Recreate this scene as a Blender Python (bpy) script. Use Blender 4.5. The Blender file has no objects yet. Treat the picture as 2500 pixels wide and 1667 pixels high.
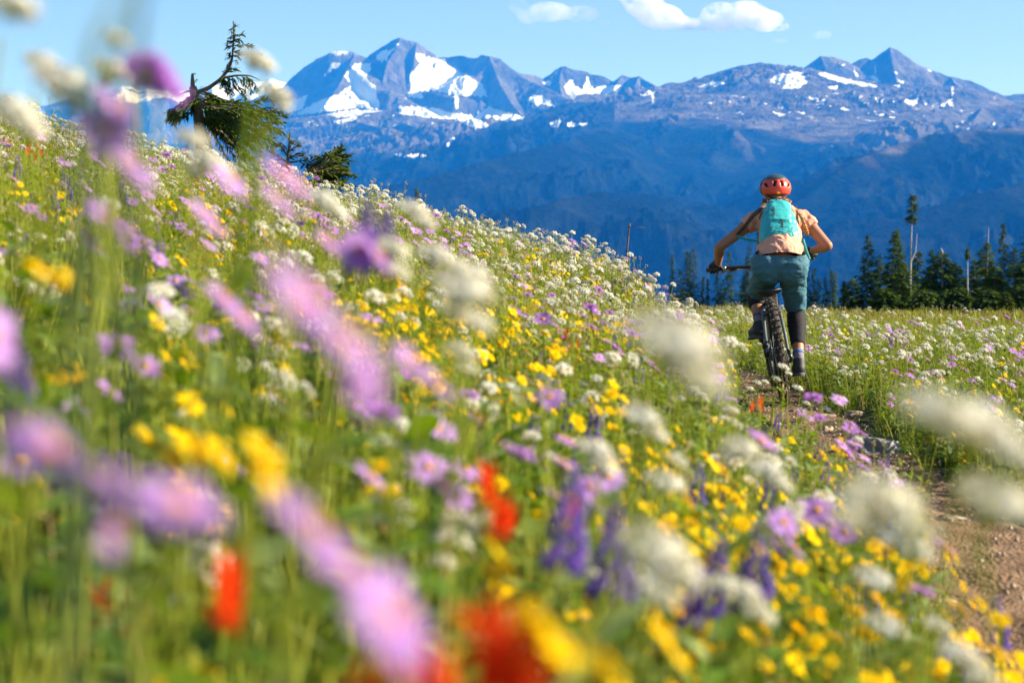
import bpy, bmesh, math, random
import numpy as np
from mathutils import Vector, Matrix, Quaternion
R = math.radians
scene = bpy.context.scene
COL = scene.collection
random.seed(7)
rng = np.random.default_rng(7)

# ------------------------------------------------------------------ camera
FOCAL = 70.0
FPX = 2500 * FOCAL / 36.0
PITCH = math.atan((833.5 - 700.0) / FPX)      # the eye level lies a little above the picture's middle
cam_data = bpy.data.cameras.new("Camera")
cam = bpy.data.objects.new("Camera", cam_data)
COL.objects.link(cam)
cam.location = (0, 0, 0)
cam.rotation_euler = (R(90) - PITCH, 0, 0)
cam_data.lens = FOCAL
cam_data.sensor_width = 36
cam_data.clip_start = 0.02
cam_data.clip_end = 80000
cam_data.dof.use_dof = True
cam_data.dof.focus_distance = 17.0
cam_data.dof.aperture_fstop = 4.5
cam_data.dof.aperture_blades = 0
scene.camera = cam

# ------------------------------------------------------------------ sun and sky
SUN_AZ, SUN_EL = R(88), R(28)     # azimuth clockwise from +Y (the view direction), so the sun stands to the right
SUN_DIR = Vector((math.sin(SUN_AZ) * math.cos(SUN_EL), math.cos(SUN_AZ) * math.cos(SUN_EL), math.sin(SUN_EL)))
sl = bpy.data.lights.new("Sun", 'SUN')
sl.energy = 5.0
sl.angle = R(0.5)
sl.color = (1.0, 0.95, 0.88)
sun = bpy.data.objects.new("Sun", sl)
COL.objects.link(sun)
sun.rotation_euler = SUN_DIR.to_track_quat('Z', 'Y').to_euler()
world = bpy.data.worlds.new("World")
scene.world = world
world.use_nodes = True
wn = world.node_tree
bg = wn.nodes["Background"]
sky = wn.nodes.new('ShaderNodeTexSky')
sky.sky_type = 'NISHITA'
sky.sun_disc = False
sky.sun_elevation = SUN_EL
sky.sun_rotation = SUN_AZ
sky.altitude = 1900
sky.air_density = 1.0
sky.dust_density = 2.2
sky.ozone_density = 1.8
wn.links.new(sky.outputs[0], bg.inputs[0])
bg.inputs[1].default_value = 0.064
scene.view_settings.view_transform = 'Standard'
scene.view_settings.look = 'None'
scene.view_settings.exposure = 1.32
scene.view_settings.gamma = 1.0
scene.render.engine = 'CYCLES'
cy = scene.cycles
cy.use_denoising = True
cy.max_bounces = 6
cy.diffuse_bounces = 3
cy.glossy_bounces = 2
cy.transmission_bounces = 4
cy.volume_bounces = 2
cy.transparent_max_bounces = 12
cy.volume_step_rate = 4.0
cy.caustics_reflective = False
cy.caustics_refractive = False
cy.sample_clamp_indirect = 6.0

# ------------------------------------------------------------------ helpers
def P(u, v, Y):
    """the world point at forward distance Y seen at photo pixel (u, v) of 2500 x 1667"""
    a = (833.5 - v) / FPX
    fy, fz = math.cos(PITCH), -math.sin(PITCH)
    uy, uz = math.sin(PITCH), math.cos(PITCH)
    dy, dz = fy + a * uy, fz + a * uz
    return Vector(((u - 1250) / FPX * Y / dy, Y, dz / dy * Y))

def proj(x, y, z):
    fwd = y * math.cos(PITCH) - z * math.sin(PITCH)
    up = y * math.sin(PITCH) + z * math.cos(PITCH)
    return 1250 + FPX * x / fwd, 833.5 - FPX * up / fwd

def tag(o, label=None, cat=None, group=None, kind=None):
    if label: o['label'] = label
    if cat: o['category'] = cat
    if group: o['group'] = group
    if kind: o['kind'] = kind
    return o

def empty(name, loc=(0, 0, 0)):
    o = bpy.data.objects.new(name, None)
    o.empty_display_size = 0.1
    COL.objects.link(o)
    o.location = loc
    return o

def np_mesh(name, V, F, mats=(), midx=None, smooth=True, attrs=None):
    """mesh from numpy vertices and a list of face arrays (each n x k)"""
    me = bpy.data.meshes.new(name)
    if isinstance(F, np.ndarray): F = [F]
    F = [np.asarray(f, dtype=np.int32) for f in F if len(f)]
    nl = sum(f.size for f in F); nf = sum(len(f) for f in F)
    me.vertices.add(len(V)); me.loops.add(nl); me.polygons.add(nf)
    me.vertices.foreach_set("co", np.asarray(V, dtype=np.float32).ravel())
    me.loops.foreach_set("vertex_index", np.concatenate([f.ravel() for f in F]))
    ls = []; st = 0
    for f in F:
        k = f.shape[1]
        ls.append(st + np.arange(len(f)) * k); st += f.size
    me.polygons.foreach_set("loop_start", np.concatenate(ls).astype(np.int32))
    if midx is not None:
        me.polygons.foreach_set("material_index", np.asarray(midx, dtype=np.int32))
    me.polygons.foreach_set("use_smooth", np.full(nf, smooth, dtype=bool))
    for m in mats: me.materials.append(m)
    if attrs:
        for k, a in attrs.items():
            a = np.asarray(a, dtype=np.float32)
            if a.ndim == 1:
                at = me.attributes.new(k, 'FLOAT', 'POINT'); at.data.foreach_set("value", a)
            else:
                at = me.attributes.new(k, 'FLOAT_COLOR', 'POINT')
                if a.shape[1] == 3: a = np.hstack([a, np.ones((len(a), 1), np.float32)])
                at.data.foreach_set("color", a.ravel())
    me.update(calc_edges=True)
    me.validate()
    return me

def obj(name, me, parent=None):
    o = bpy.data.objects.new(name, me)
    COL.objects.link(o)
    if parent is not None: o.parent = parent
    return o

def hash2(ix, iy, seed):
    h = (ix.astype(np.int64) * 374761393 + iy.astype(np.int64) * 668265263 + seed * 974711) & 0xffffffff
    h = ((h ^ (h >> 13)) * 1274126177) & 0xffffffff
    h = (h ^ (h >> 16)) & 0xffffffff
    return h.astype(np.float64) / 4294967295.0

def gnoise(x, y, seed=0):
    """2-D gradient noise, about -1 .. 1"""
    x = np.asarray(x, float); y = np.asarray(y, float)
    x0 = np.floor(x); y0 = np.floor(y); fx = x - x0; fy = y - y0
    u = fx * fx * fx * (fx * (fx * 6 - 15) + 10); v = fy * fy * fy * (fy * (fy * 6 - 15) + 10)
    def g(ix, iy, dx, dy):
        a = hash2(ix, iy, seed) * 2 * np.pi
        return np.cos(a) * dx + np.sin(a) * dy
    n00 = g(x0, y0, fx, fy); n10 = g(x0 + 1, y0, fx - 1, fy)
    n01 = g(x0, y0 + 1, fx, fy - 1); n11 = g(x0 + 1, y0 + 1, fx - 1, fy - 1)
    return 1.5 * ((n00 * (1 - u) + n10 * u) * (1 - v) + (n01 * (1 - u) + n11 * u) * v)

def fbm(x, y, octv=5, seed=0, gain=0.5, ridged=False):
    s = 0.0; a = 1.0; f = 1.0
    for i in range(octv):
        n = gnoise(x * f + 13.7 * i, y * f - 7.1 * i, seed + i)
        if ridged: n = 1 - 2 * np.abs(n)
        s = s + a * n; a *= gain; f *= 2.03
    return s

def sstep(a, b, x):
    t = np.clip((np.asarray(x, float) - a) / (b - a), 0, 1)
    return t * t * (3 - 2 * t)

# ------------------------------------------------------------------ materials
MATS = {}
def nodes_of(m):
    m.use_nodes = True
    return m.node_tree.nodes, m.node_tree.links

def mat_basic(name, col, rough=0.6, var=0.15, scale=20.0, bump=0.0, spec=0.5, metal=0.0, bscale=None):
    """principled with procedural variation of tone and optional bump"""
    if name in MATS: return MATS[name]
    m = bpy.data.materials.new(name); N, L = nodes_of(m)
    b = N["Principled BSDF"]
    b.inputs["Roughness"].default_value = rough
    b.inputs["Metallic"].default_value = metal
    b.inputs["Specular IOR Level"].default_value = spec
    tc = N.new('ShaderNodeTexCoord')
    nz = N.new('ShaderNodeTexNoise'); nz.inputs["Scale"].default_value = scale; nz.inputs["Detail"].default_value = 4
    L.new(tc.outputs["Object"], nz.inputs["Vector"])
    mr = N.new('ShaderNodeMapRange'); mr.inputs[1].default_value = 0.3; mr.inputs[2].default_value = 0.7
    mr.inputs[3].default_value = 1 - var; mr.inputs[4].default_value = 1 + var
    L.new(nz.outputs[0], mr.inputs[0])
    mx = N.new('ShaderNodeMix'); mx.data_type = 'RGBA'; mx.blend_type = 'MULTIPLY'; mx.inputs[0].default_value = 1
    mx.inputs[6].default_value = (*col, 1)
    L.new(mr.outputs[0], mx.inputs[7]); L.new(mx.outputs[2], b.inputs["Base Color"])
    if bump:
        n2 = N.new('ShaderNodeTexNoise'); n2.inputs["Scale"].default_value = bscale or scale * 2; n2.inputs["Detail"].default_value = 3
        L.new(tc.outputs["Object"], n2.inputs["Vector"])
        bp = N.new('ShaderNodeBump'); bp.inputs["Strength"].default_value = 1.0; bp.inputs["Distance"].default_value = bump
        L.new(n2.outputs[0], bp.inputs["Height"]); L.new(bp.outputs[0], b.inputs["Normal"])
    MATS[name] = m
    return m

def mat_plant(name, c1, c2, trans=0.45, rough=0.5, tcol=None, gloss=0.0):
    """petal or leaf: diffuse plus light coming through, tone varied per plant and along the surface"""
    if name in MATS: return MATS[name]
    m = bpy.data.materials.new(name); N, L = nodes_of(m)
    N.remove(N["Principled BSDF"])
    out = N["Material Output"]
    oi = N.new('ShaderNodeObjectInfo')
    ge = N.new('ShaderNodeNewGeometry')
    nz = N.new('ShaderNodeTexNoise'); nz.inputs["Scale"].default_value = 35
    tc = N.new('ShaderNodeTexCoord'); L.new(tc.outputs["Object"], nz.inputs["Vector"])
    ad = N.new('ShaderNodeMath'); ad.operation = 'ADD'
    L.new(oi.outputs["Random"], ad.inputs[0]); L.new(ge.outputs["Random Per Island"], ad.inputs[1])
    a2 = N.new('ShaderNodeMath'); a2.operation = 'ADD'; L.new(ad.outputs[0], a2.inputs[0]); L.new(nz.outputs[0], a2.inputs[1])
    mr = N.new('ShaderNodeMapRange'); mr.inputs[1].default_value = 0.5; mr.inputs[2].default_value = 2.3
    L.new(a2.outputs[0], mr.inputs[0])
    mx = N.new('ShaderNodeMix'); mx.data_type = 'RGBA'
    mx.inputs[6].default_value = (*c1, 1); mx.inputs[7].default_value = (*c2, 1)
    L.new(mr.outputs[0], mx.inputs[0])
    d = N.new('ShaderNodeBsdfDiffuse'); t = N.new('ShaderNodeBsdfTranslucent')
    L.new(mx.outputs[2], d.inputs[0])
    m2 = N.new('ShaderNodeMix'); m2.data_type = 'RGBA'; m2.blend_type = 'MULTIPLY'; m2.inputs[0].default_value = 1
    L.new(mx.outputs[2], m2.inputs[6]); m2.inputs[7].default_value = (*(tcol or (1.15, 1.1, 0.8)), 1)
    L.new(m2.outputs[2], t.inputs[0])
    ms = N.new('ShaderNodeMixShader'); ms.inputs[0].default_value = trans
    L.new(d.outputs[0], ms.inputs[1]); L.new(t.outputs[0], ms.inputs[2])
    g = N.new('ShaderNodeBsdfGlossy'); g.inputs["Roughness"].default_value = rough; g.inputs[0].default_value = (1, 1, 1, 1)
    ms2 = N.new('ShaderNodeMixShader'); ms2.inputs[0].default_value = gloss
    L.new(ms.outputs[0], ms2.inputs[1]); L.new(g.outputs[0], ms2.inputs[2])
    L.new(ms2.outputs[0], out.inputs[0])
    MATS[name] = m
    return m
# ------------------------------------------------------------------ the near hillside
def trail_x(y):
    y = np.asarray(y, float)
    return np.interp(y, [-5, 0, 3, 5.6, 7, 9, 11.5, 13.5, 16, 20, 26, 40], [0.9, 1.15, 1.30, 1.40, 1.60, 1.72, 1.78, 1.86, 1.78, 1.60, 1.2, 0.2])
def trail_z(y):
    y = np.asarray(y, float)
    return np.interp(y, [-5, 0, 3, 5.6, 7, 9, 11.5, 13.5, 16, 22, 30, 60, 72, 110, 200, 500, 1500, 3500],
                     [-1.15, -1.08, -1.02, -0.98, -0.915, -0.88, -0.855, -0.82, -0.74, -0.72, -0.80, -0.95, -1.3, -5, -30, -180, -600, -900])
def ground_z(x, y, fine=True):
    x = np.asarray(x, float); y = np.asarray(y, float)
    t = trail_x(y) - x                       # > 0: uphill side
    z = trail_z(y)
    tl = np.clip(t, 0, None)
    left = 0.17 * sstep(0.26, 0.75, t) + 0.275 * np.clip(t - 0.3, 0, 14) + 0.017 * np.clip(y - 9, 0, 8) * sstep(0.3, 1.2, t)
    left = left + 0.15 * sstep(12.5, 16.5, y) * sstep(0.25, 0.9, t) * (1 - 0.85 * sstep(2.6, 4.6, t)) * (1 - sstep(30, 60, y))
    left = left * (1 - sstep(60, 260, y)) * (1 - sstep(14, 60, tl) * 0.6)
    tr = np.clip(-t, 0, None)
    right = 0.06 * sstep(0.25, 0.6, tr) + 0.018 * np.clip(tr - 0.6, 0, 12) * sstep(20, 4, y)
    z = z + left + right
    z = z + 0.05 * fbm(x * 0.45, y * 0.45, 3, 3) * sstep(0.2, 0.8, np.abs(t)) + 0.5 * fbm(x * 0.05, y * 0.05, 2, 5) * sstep(35, 80, y)
    if fine:
        z = z + 0.012 * fbm(x * 5, y * 5, 3, 9)
    return z

def grow(a, b, first, ratio, maxstep):
    r = [a]; s = first
    while r[-1] < b:
        r.append(r[-1] + s); s = min(s * ratio, maxstep)
    return np.array(r)

xs_r = grow(5.0, 16000, 0.06, 1.09, 1500); xs_l = -grow(3.5, 16000, 0.06, 1.09, 1500)[::-1]
gx = np.concatenate([xs_l, np.arange(-3.44, 4.98, 0.06), xs_r])
gy = np.concatenate([-grow(0.5, 3000, 0.1, 1.2, 500)[::-1], np.arange(-0.4, 19.9, 0.07), grow(20, 20000, 0.07, 1.045, 900)])
GX, GY = np.meshgrid(gx, gy)
GZ = ground_z(GX, GY)
nx, ny = len(gx), len(gy)
idx = np.arange(nx * ny).reshape(ny, nx)
quads = np.stack([idx[:-1, :-1], idx[:-1, 1:], idx[1:, 1:], idx[1:, :-1]], -1).reshape(-1, 4)

def soil_material(name, c_dark, c_light, stone, scale=6.0):
    m = bpy.data.materials.new(name); N, L = nodes_of(m); b = N["Principled BSDF"]
    b.inputs["Roughness"].default_value = 0.95; b.inputs["Specular IOR Level"].default_value = 0.15
    tc = N.new('ShaderNodeTexCoord')
    n1 = N.new('ShaderNodeTexNoise'); n1.inputs["Scale"].default_value = scale; n1.inputs["Detail"].default_value = 8; n1.inputs["Roughness"].default_value = 0.65
    L.new(tc.outputs["Object"], n1.inputs["Vector"])
    cr = N.new('ShaderNodeValToRGB'); L.new(n1.outputs[0], cr.inputs[0])
    cr.color_ramp.elements[0].position = 0.32; cr.color_ramp.elements[0].color = (*c_dark, 1)
    cr.color_ramp.elements[1].position = 0.68; cr.color_ramp.elements[1].color = (*c_light, 1)
    vo = N.new('ShaderNodeTexVoronoi'); vo.inputs["Scale"].default_value = scale * 9
    L.new(tc.outputs["Object"], vo.inputs["Vector"])
    st = N.new('ShaderNodeMapRange'); st.inputs[1].default_value = 0.12; st.inputs[2].default_value = 0.2; st.inputs[3].default_value = 1; st.inputs[4].default_value = 0
    L.new(vo.outputs["Distance"], st.inputs[0])
    mx = N.new('ShaderNodeMix'); mx.data_type = 'RGBA'; L.new(st.outputs[0], mx.inputs[0]); L.new(cr.outputs[0], mx.inputs[6]); mx.inputs[7].default_value = (*stone, 1)
    L.new(mx.outputs[2], b.inputs["Base Color"])
    bp = N.new('ShaderNodeBump'); bp.inputs["Distance"].default_value = 0.02; bp.inputs["Strength"].default_value = 0.9
    L.new(n1.outputs[0], bp.inputs["Height"])
    bp2 = N.new('ShaderNodeBump'); bp2.inputs["Distance"].default_value = 0.01; bp2.invert = True
    L.new(vo.outputs["Distance"], bp2.inputs["Height"]); L.new(bp.outputs[0], bp2.inputs["Normal"])
    L.new(bp2.outputs[0], b.inputs["Normal"])
    return m

def turf_material():
    m = bpy.data.materials.new("turf"); N, L = nodes_of(m); b = N["Principled BSDF"]
    b.inputs["Roughness"].default_value = 0.95; b.inputs["Specular IOR Level"].default_value = 0.1
    tc = N.new('ShaderNodeTexCoord')
    n1 = N.new('ShaderNodeTexNoise'); n1.inputs["Scale"].default_value = 3.0; n1.inputs["Detail"].default_value = 9; n1.inputs["Roughness"].default_value = 0.7
    L.new(tc.outputs["Object"], n1.inputs["Vector"])
    cr = N.new('ShaderNodeValToRGB'); L.new(n1.outputs[0], cr.inputs[0])
    e = cr.color_ramp.elements
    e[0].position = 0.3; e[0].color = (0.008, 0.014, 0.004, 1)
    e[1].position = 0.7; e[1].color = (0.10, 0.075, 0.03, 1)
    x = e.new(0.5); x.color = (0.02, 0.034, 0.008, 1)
    L.new(cr.outputs[0], b.inputs["Base Color"])
    bp = N.new('ShaderNodeBump'); bp.inputs["Distance"].default_value = 0.05
    L.new(n1.outputs[0], bp.inputs["Height"]); L.new(bp.outputs[0], b.inputs["Normal"])
    return m
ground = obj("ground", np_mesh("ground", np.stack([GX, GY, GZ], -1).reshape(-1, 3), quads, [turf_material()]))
tag(ground, "dark turf of the mountain meadow sloping down to the right", "ground", kind="structure")

# the bare trail, a sheet on the flat between the banks
py = np.arange(0.5, 34, 0.045); pw = np.linspace(-1, 1, 34)
PY, PW = np.meshgrid(py, pw, indexing='ij')
half = 0.26 + 0.07 * fbm(PY * 0.9, PY * 0.0 + 3, 3, 21) + 0.03 * np.sign(PW) * fbm(PY * 2.2, PW * 0 + 9, 2, 22)
PX = trail_x(PY) + PW * half
PZ = ground_z(PX, PY) + 0.010 + 0.018 * fbm(PX * 4, PY * 4, 4, 31) * (1 - np.abs(PW)) - 0.03 * (np.abs(PW) > 0.99) + 0.010
a, bq = PY.shape
ii = np.arange(a * bq).reshape(a, bq)
pq = np.stack([ii[:-1, :-1], ii[:-1, 1:], ii[1:, 1:], ii[1:, :-1]], -1).reshape(-1, 4)
path = obj("dirt_path", np_mesh("dirt_path", np.stack([PX, PY, PZ], -1).reshape(-1, 3), pq,
          [soil_material("trail_soil", (0.11, 0.060, 0.032), (0.29, 0.185, 0.11), (0.36, 0.26, 0.18), 7.0)]))
tag(path, "narrow bare brown dirt trail with small stones", "path", kind="structure")

# ------------------------------------------------------------------ the mountains
def ridge(pts, kf, kb, amp=1.0, kl=None, kr=None):
    return dict(p=[P(u, v, d * 1000) for u, v, d in pts], kf=kf, kb=kb, amp=amp, kl=kl, kr=kr)
RIDGES = [
 # left massif: skyline
 ridge([(560,262,9.3),(640,232,9.2),(694,213,9.1),(728,186,9.1),(749,159,9.05),(769,147,9),(800,132,9),(813,126,9),(854,125,9),(868,129,9),(888,154,9.05),(898,150,9.05),(915,125,9.0),(939,111,9),(956,101,9),(976,92,9),(993,98,9),(1017,104,9),(1041,118,9.05),(1072,142,9.2),(1089,140,9.2),(1119,135,9.15),(1160,142,9.1),(1177,134,9.05),(1201,138,9.0),(1221,145,9),(1242,162,9),(1269,179,9.1),(1306,184,9.2),(1337,196,9.3)], 1.9, 0.7),
 # spurs of that massif
 ridge([(866,130,9.0),(852,160,8.93),(825,212,8.76),(790,262,8.4)], 1.3, 1.2, 1.0, 0.95, 0.45),
 ridge([(893,158,9.03),(898,215,8.85),(905,250,8.62)], 1.2, 0.5, 1.0, 0.5, 0.3),
 ridge([(976,92,9.0),(965,120,8.93),(945,150,8.86),(935,190,8.8),(934,225,8.70)], 1.6, 1.3, 1.0, 3.5),
 ridge([(1017,104,9.0),(1010,150,8.9),(1000,185,8.86)], 1.9, 1.5),
 ridge([(1194,138,9.0),(1208,175,8.85),(1225,215,8.65),(1250,255,8.4),(1279,287,8.15)], 0.9, 0.8, 1.0, 2.2),
 ridge([(1221,145,9.0),(1279,193,8.9),(1330,213,8.7),(1391,244,8.5)], 0.55, 0.6),
 ridge([(1030,222,8.6),(1070,228,8.55),(1110,238,8.5)], 1.4, 0.25),
 # bench and cliffs under it
 ridge([(560,300,8.3),(650,296,8.1),(760,284,8.0),(860,272,8.0),(930,268,8.0),(1010,280,7.9),(1090,292,7.9),(1180,306,7.9)], 0.42, 0.25),
 ridge([(690,315,7.75),(800,305,7.7),(880,300,7.65),(940,315,7.5),(985,345,7.35)], 0.9, 0.2),
 ridge([(985,300,7.7),(1040,318,7.55),(1090,345,7.35)], 0.95, 0.25),
 ridge([(1110,312,7.7),(1150,330,7.5),(1160,352,7.3)], 0.9, 0.3),
 # small peaks in the gap
 ridge([(1337,210,9.3),(1344,206,9.3),(1367,164,9.3),(1378,162,9.3),(1398,169,9.3),(1427,175,9.3),(1449,181,9.3),(1468,185,9.3),(1501,200,9.3),(1519,183,9.3),(1540,190,9.3),(1560,187,9.2),(1606,213,9.0),(1632,203,9),(1678,200,9),(1698,187,9),(1713,200,9)], 0.8, 0.7),
 ridge([(1372,163,9.3),(1365,200,9.15),(1372,235,9.0)], 1.2, 1.0),
 ridge([(1560,187,9.2),(1548,215,9.0),(1538,250,8.8),(1528,285,8.6)], 0.9, 0.9),
 ridge([(1519,183,9.3),(1500,215,9.1)], 1.0, 0.9),
 # dark middle ridge running down to the left
 ridge([(1524,234,7.6),(1449,227,7.5),(1415,230,7.4),(1391,254,7.3),(1367,273,7.2),(1330,274,7.1),(1279,291,7.0),(1245,300,6.95),(1194,312,6.9),(1160,322,6.8),(1126,336,6.7),(1106,356,6.65),(1075,364,6.6),(1024,370,6.5),(922,393,6.3),(871,420,6.2),(700,480,6.0)], 0.50, 0.6, 0.7),
 # right mountain: skyline shoulder
 ridge([(1550,295,6.9),(1576,274,7.0),(1606,244,7.1),(1678,213,7.3),(1713,200,7.4),(1759,178,7.5),(1810,160,7.5),(1856,153,7.5),(1933,165,7.55),(1978,167,7.6),(2020,185,7.55),(2054,200,7.4),(2100,204,7.35),(2195,206,7.3),(2270,208,7.25),(2334,210,7.2),(2395,232,7.2),(2439,246,7.2),(2500,258,7.2),(2640,275,7.2)], 0.30, 0.5),
 ridge([(1978,166,8.1),(1989,152,8.1),(2004,136,8.1),(2035,138,8.1),(2065,149,8.1),(2086,160,8.15),(2090,172,8.2),(2093,147,8.2),(2105,143,8.2),(2116,141,8.2),(2137,152,8.2),(2139,162,8.2),(2162,124,8.2),(2172,115,8.2),(2193,124,8.2),(2208,142,8.2),(2244,160,8.2),(2274,172,8.2),(2320,188,8.2),(2371,198,8.2),(2412,218,8.2),(2453,234,8.2),(2500,229,8.2),(2640,210,8.2)], 0.75, 0.8),
 ridge([(2172,115,8.2),(2180,160,8.0),(2190,200,7.8)], 0.95, 0.9),
 ridge([(2004,136,8.1),(2015,165,7.95)], 1.0, 0.9),
 ridge([(2320,188,8.2),(2350,225,7.8)], 0.8, 0.8),
 # benches, ribs and shoulders of the right mountain
 ridge([(1713,230,7.0),(1790,238,6.95),(1880,245,6.9),(1960,235,6.95),(2030,225,7.0)], 0.22, 0.1),
 ridge([(1600,300,6.6),(1690,280,6.6),(1790,288,6.55),(1900,300,6.5),(2000,310,6.45),(2110,318,6.4),(2200,322,6.4),(2290,300,6.5)], 0.62, 0.06),
 ridge([(1504,308,6.2),(1453,325,5.6),(1377,346,5.1),(1300,364,4.8),(1190,392,4.5),(1075,424,4.3),(925,462,4.1),(760,520,3.9)], 0.46, 0.5, 0.7),
 ridge([(1504,308,6.2),(1550,295,6.9)], 0.45, 0.5, 0.6),
 ridge([(1750,300,6.4),(1700,380,6.0),(1640,470,5.6),(1580,560,5.2)], 0.5, 0.5, 0.6),
 ridge([(1950,310,6.4),(1900,390,6.0),(1850,470,5.6),(1800,560,5.2)], 0.5, 0.55, 0.6),
 ridge([(2110,320,6.35),(2060,370,6.1),(2010,420,5.85)], 0.7, 0.6, 0.8),
 ridge([(2640,300,4.7),(2500,310,4.65),(2400,315,4.6),(2281,327,4.5),(2209,347,4.4),(2168,362,4.3),(2121,376,4.25),(2057,412,4.1),(1950,490,3.9),(1850,570,3.7)], 0.45, 0.5, 0.6),
 ridge([(2439,246,7.2),(2400,262,6.8),(2380,290,6.4)], 0.7, 0.7),
 ridge([(1750,500,4.0),(1600,475,4.1),(1450,470,3.6),(1350,490,3.4)], 0.4, 0.4, 0.5),
 ridge([(2560,430,3.6),(2350,480,3.4),(2150,560,3.2)], 0.4, 0.4, 0.5),
]
us = np.arange(480, 2620, 1.9)
ds = np.concatenate([np.arange(2600, 3600, 32.0), np.arange(3600, 7000, 14.0), np.arange(7000, 9500, 8.0), np.arange(9500, 10200, 60.0)])
U, D = np.meshgrid(us, ds)
MX = (U - 1250) / FPX * D; MY = D
H = np.full(MX.shape, -900.0)
RD = np.full(MX.shape, 1e5)
wx = MX + 45 * fbm(MX / 420, MY / 420, 3, 40); wy = MY + 45 * fbm(MX / 420, MY / 420, 3, 50)
for r_ in RIDGES:
    p = r_['p']
    for A_, B_ in zip(p[:-1], p[1:]):
        vx, vy = B_.x - A_.x, B_.y - A_.y
        L2 = vx * vx + vy * vy + 1e-6
        # the warp fades out on the crest so that the skyline stays where it is
        t0 = np.clip(((MX - A_.x) * vx + (MY - A_.y) * vy) / L2, 0, 1)
        d0 = np.hypot(MX - A_.x - t0 * vx, MY - A_.y - t0 * vy)
        w = sstep(20, 260, d0)
        qx = MX + (wx - MX) * w; qy = MY + (wy - MY) * w
        t = np.clip(((qx - A_.x) * vx + (qy - A_.y) * vy) / L2, 0, 1)
        cx_, cy_ = A_.x + t * vx, A_.y + t * vy
        dd = np.hypot(qx - cx_, qy - cy_)
        front = sstep(-0.35, 0.35, (cy_ - qy) / (dd + 1.0))
        k = r_['kb'] + (r_['kf'] - r_['kb']) * front
        if r_['kl'] is not None:
            lf = sstep(-0.2, 0.5, (cx_ - qx) / (dd + 1.0)); k = k + (r_['kl'] - k) * lf
        if r_['kr'] is not None:
            rf = sstep(-0.2, 0.5, (qx - cx_) / (dd + 1.0)); k = k + (r_['kr'] - k) * rf
        h = A_.z + t * (B_.z - A_.z) - k * dd
        up = h > H
        H = np.where(up, h, H); RD = np.minimum(RD, d0)
rough = sstep(0, 220, RD)
rid = fbm(MX / 260, MY / 260, 6, 60, 0.52, ridged=True)
gul = fbm(MX / 70, MY / 330, 4, 75, 0.55, ridged=True)
alp = sstep(250, 520, H)
soft = sstep(1600, 1750, U) * (MY < 7600)
low_ = sstep(560, 380, H)
H = H + low_ * rough * 26 * (fbm(MX / 150, MY / 420, 4, 71, 0.5, ridged=True) - 0.4)
H = H + rough * (22 * (rid - 0.6) * (1 - 0.5 * soft) + alp * 9 * (gul - 0.4) * (1 - 0.85 * soft) + soft * 9 * fbm(MX / 260, MY / 60, 4, 77, 0.6, ridged=True)) + (4 + 5 * alp) * fbm(MX / 34, MY / 34, 3, 90, 0.6) * (0.35 + 0.65 * rough) 
PU, PV = proj(MX, MY, H)
def poly_mask(poly, soft=2.2):
    """1 inside a polygon given in photo pixels, soft at the edge"""
    pts = np.array(poly, float)
    x0, y0 = pts.min(0) - 6; x1, y1 = pts.max(0) + 6
    sel = (PU > x0) & (PU < x1) & (PV > y0) & (PV < y1)
    out = np.zeros(PU.shape)
    if not sel.any(): return out
    px = PU[sel]; pv = PV[sel]
    px = px + 3.0 * gnoise(MX[sel] / 22, MY[sel] / 22, 5) + 1.6 * gnoise(MX[sel] / 9, MY[sel] / 9, 6)
    pv = pv + 3.0 * gnoise(MX[sel] / 22, MY[sel] / 22, 7) + 1.6 * gnoise(MX[sel] / 9, MY[sel] / 9, 8)
    inside = np.zeros(px.shape, bool); dist = np.full(px.shape, 1e9)
    n = len(pts)
    for i in range(n):
        xa, ya = pts[i]; xb, yb = pts[(i + 1) % n]
        c = ((ya > pv) != (yb > pv)) & (px < (xb - xa) * (pv - ya) / (yb - ya + 1e-9) + xa)
        inside ^= c
        L2 = (xb - xa) ** 2 + (yb - ya) ** 2 + 1e-9
        t = np.clip(((px - xa) * (xb - xa) + (pv - ya) * (yb - ya)) / L2, 0, 1)
        dist = np.minimum(dist, np.hypot(px - xa - t * (xb - xa), pv - ya - t * (yb - ya)))
    sd = np.where(inside, dist, -dist)
    out[sel] = sstep(-soft * 0.5, soft * 0.5, sd)
    return out
def c2(l): return [(650 + x * 0.3401, 50 + y * 0.3401) for x, y in l]
def c3(l): return [(1300 + x * 0.5102, 50 + y * 0.5102) for x, y in l]
def c5(l): return [(1850 + x * 0.2764, 80 + y * 0.2764) for x, y in l]
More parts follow.
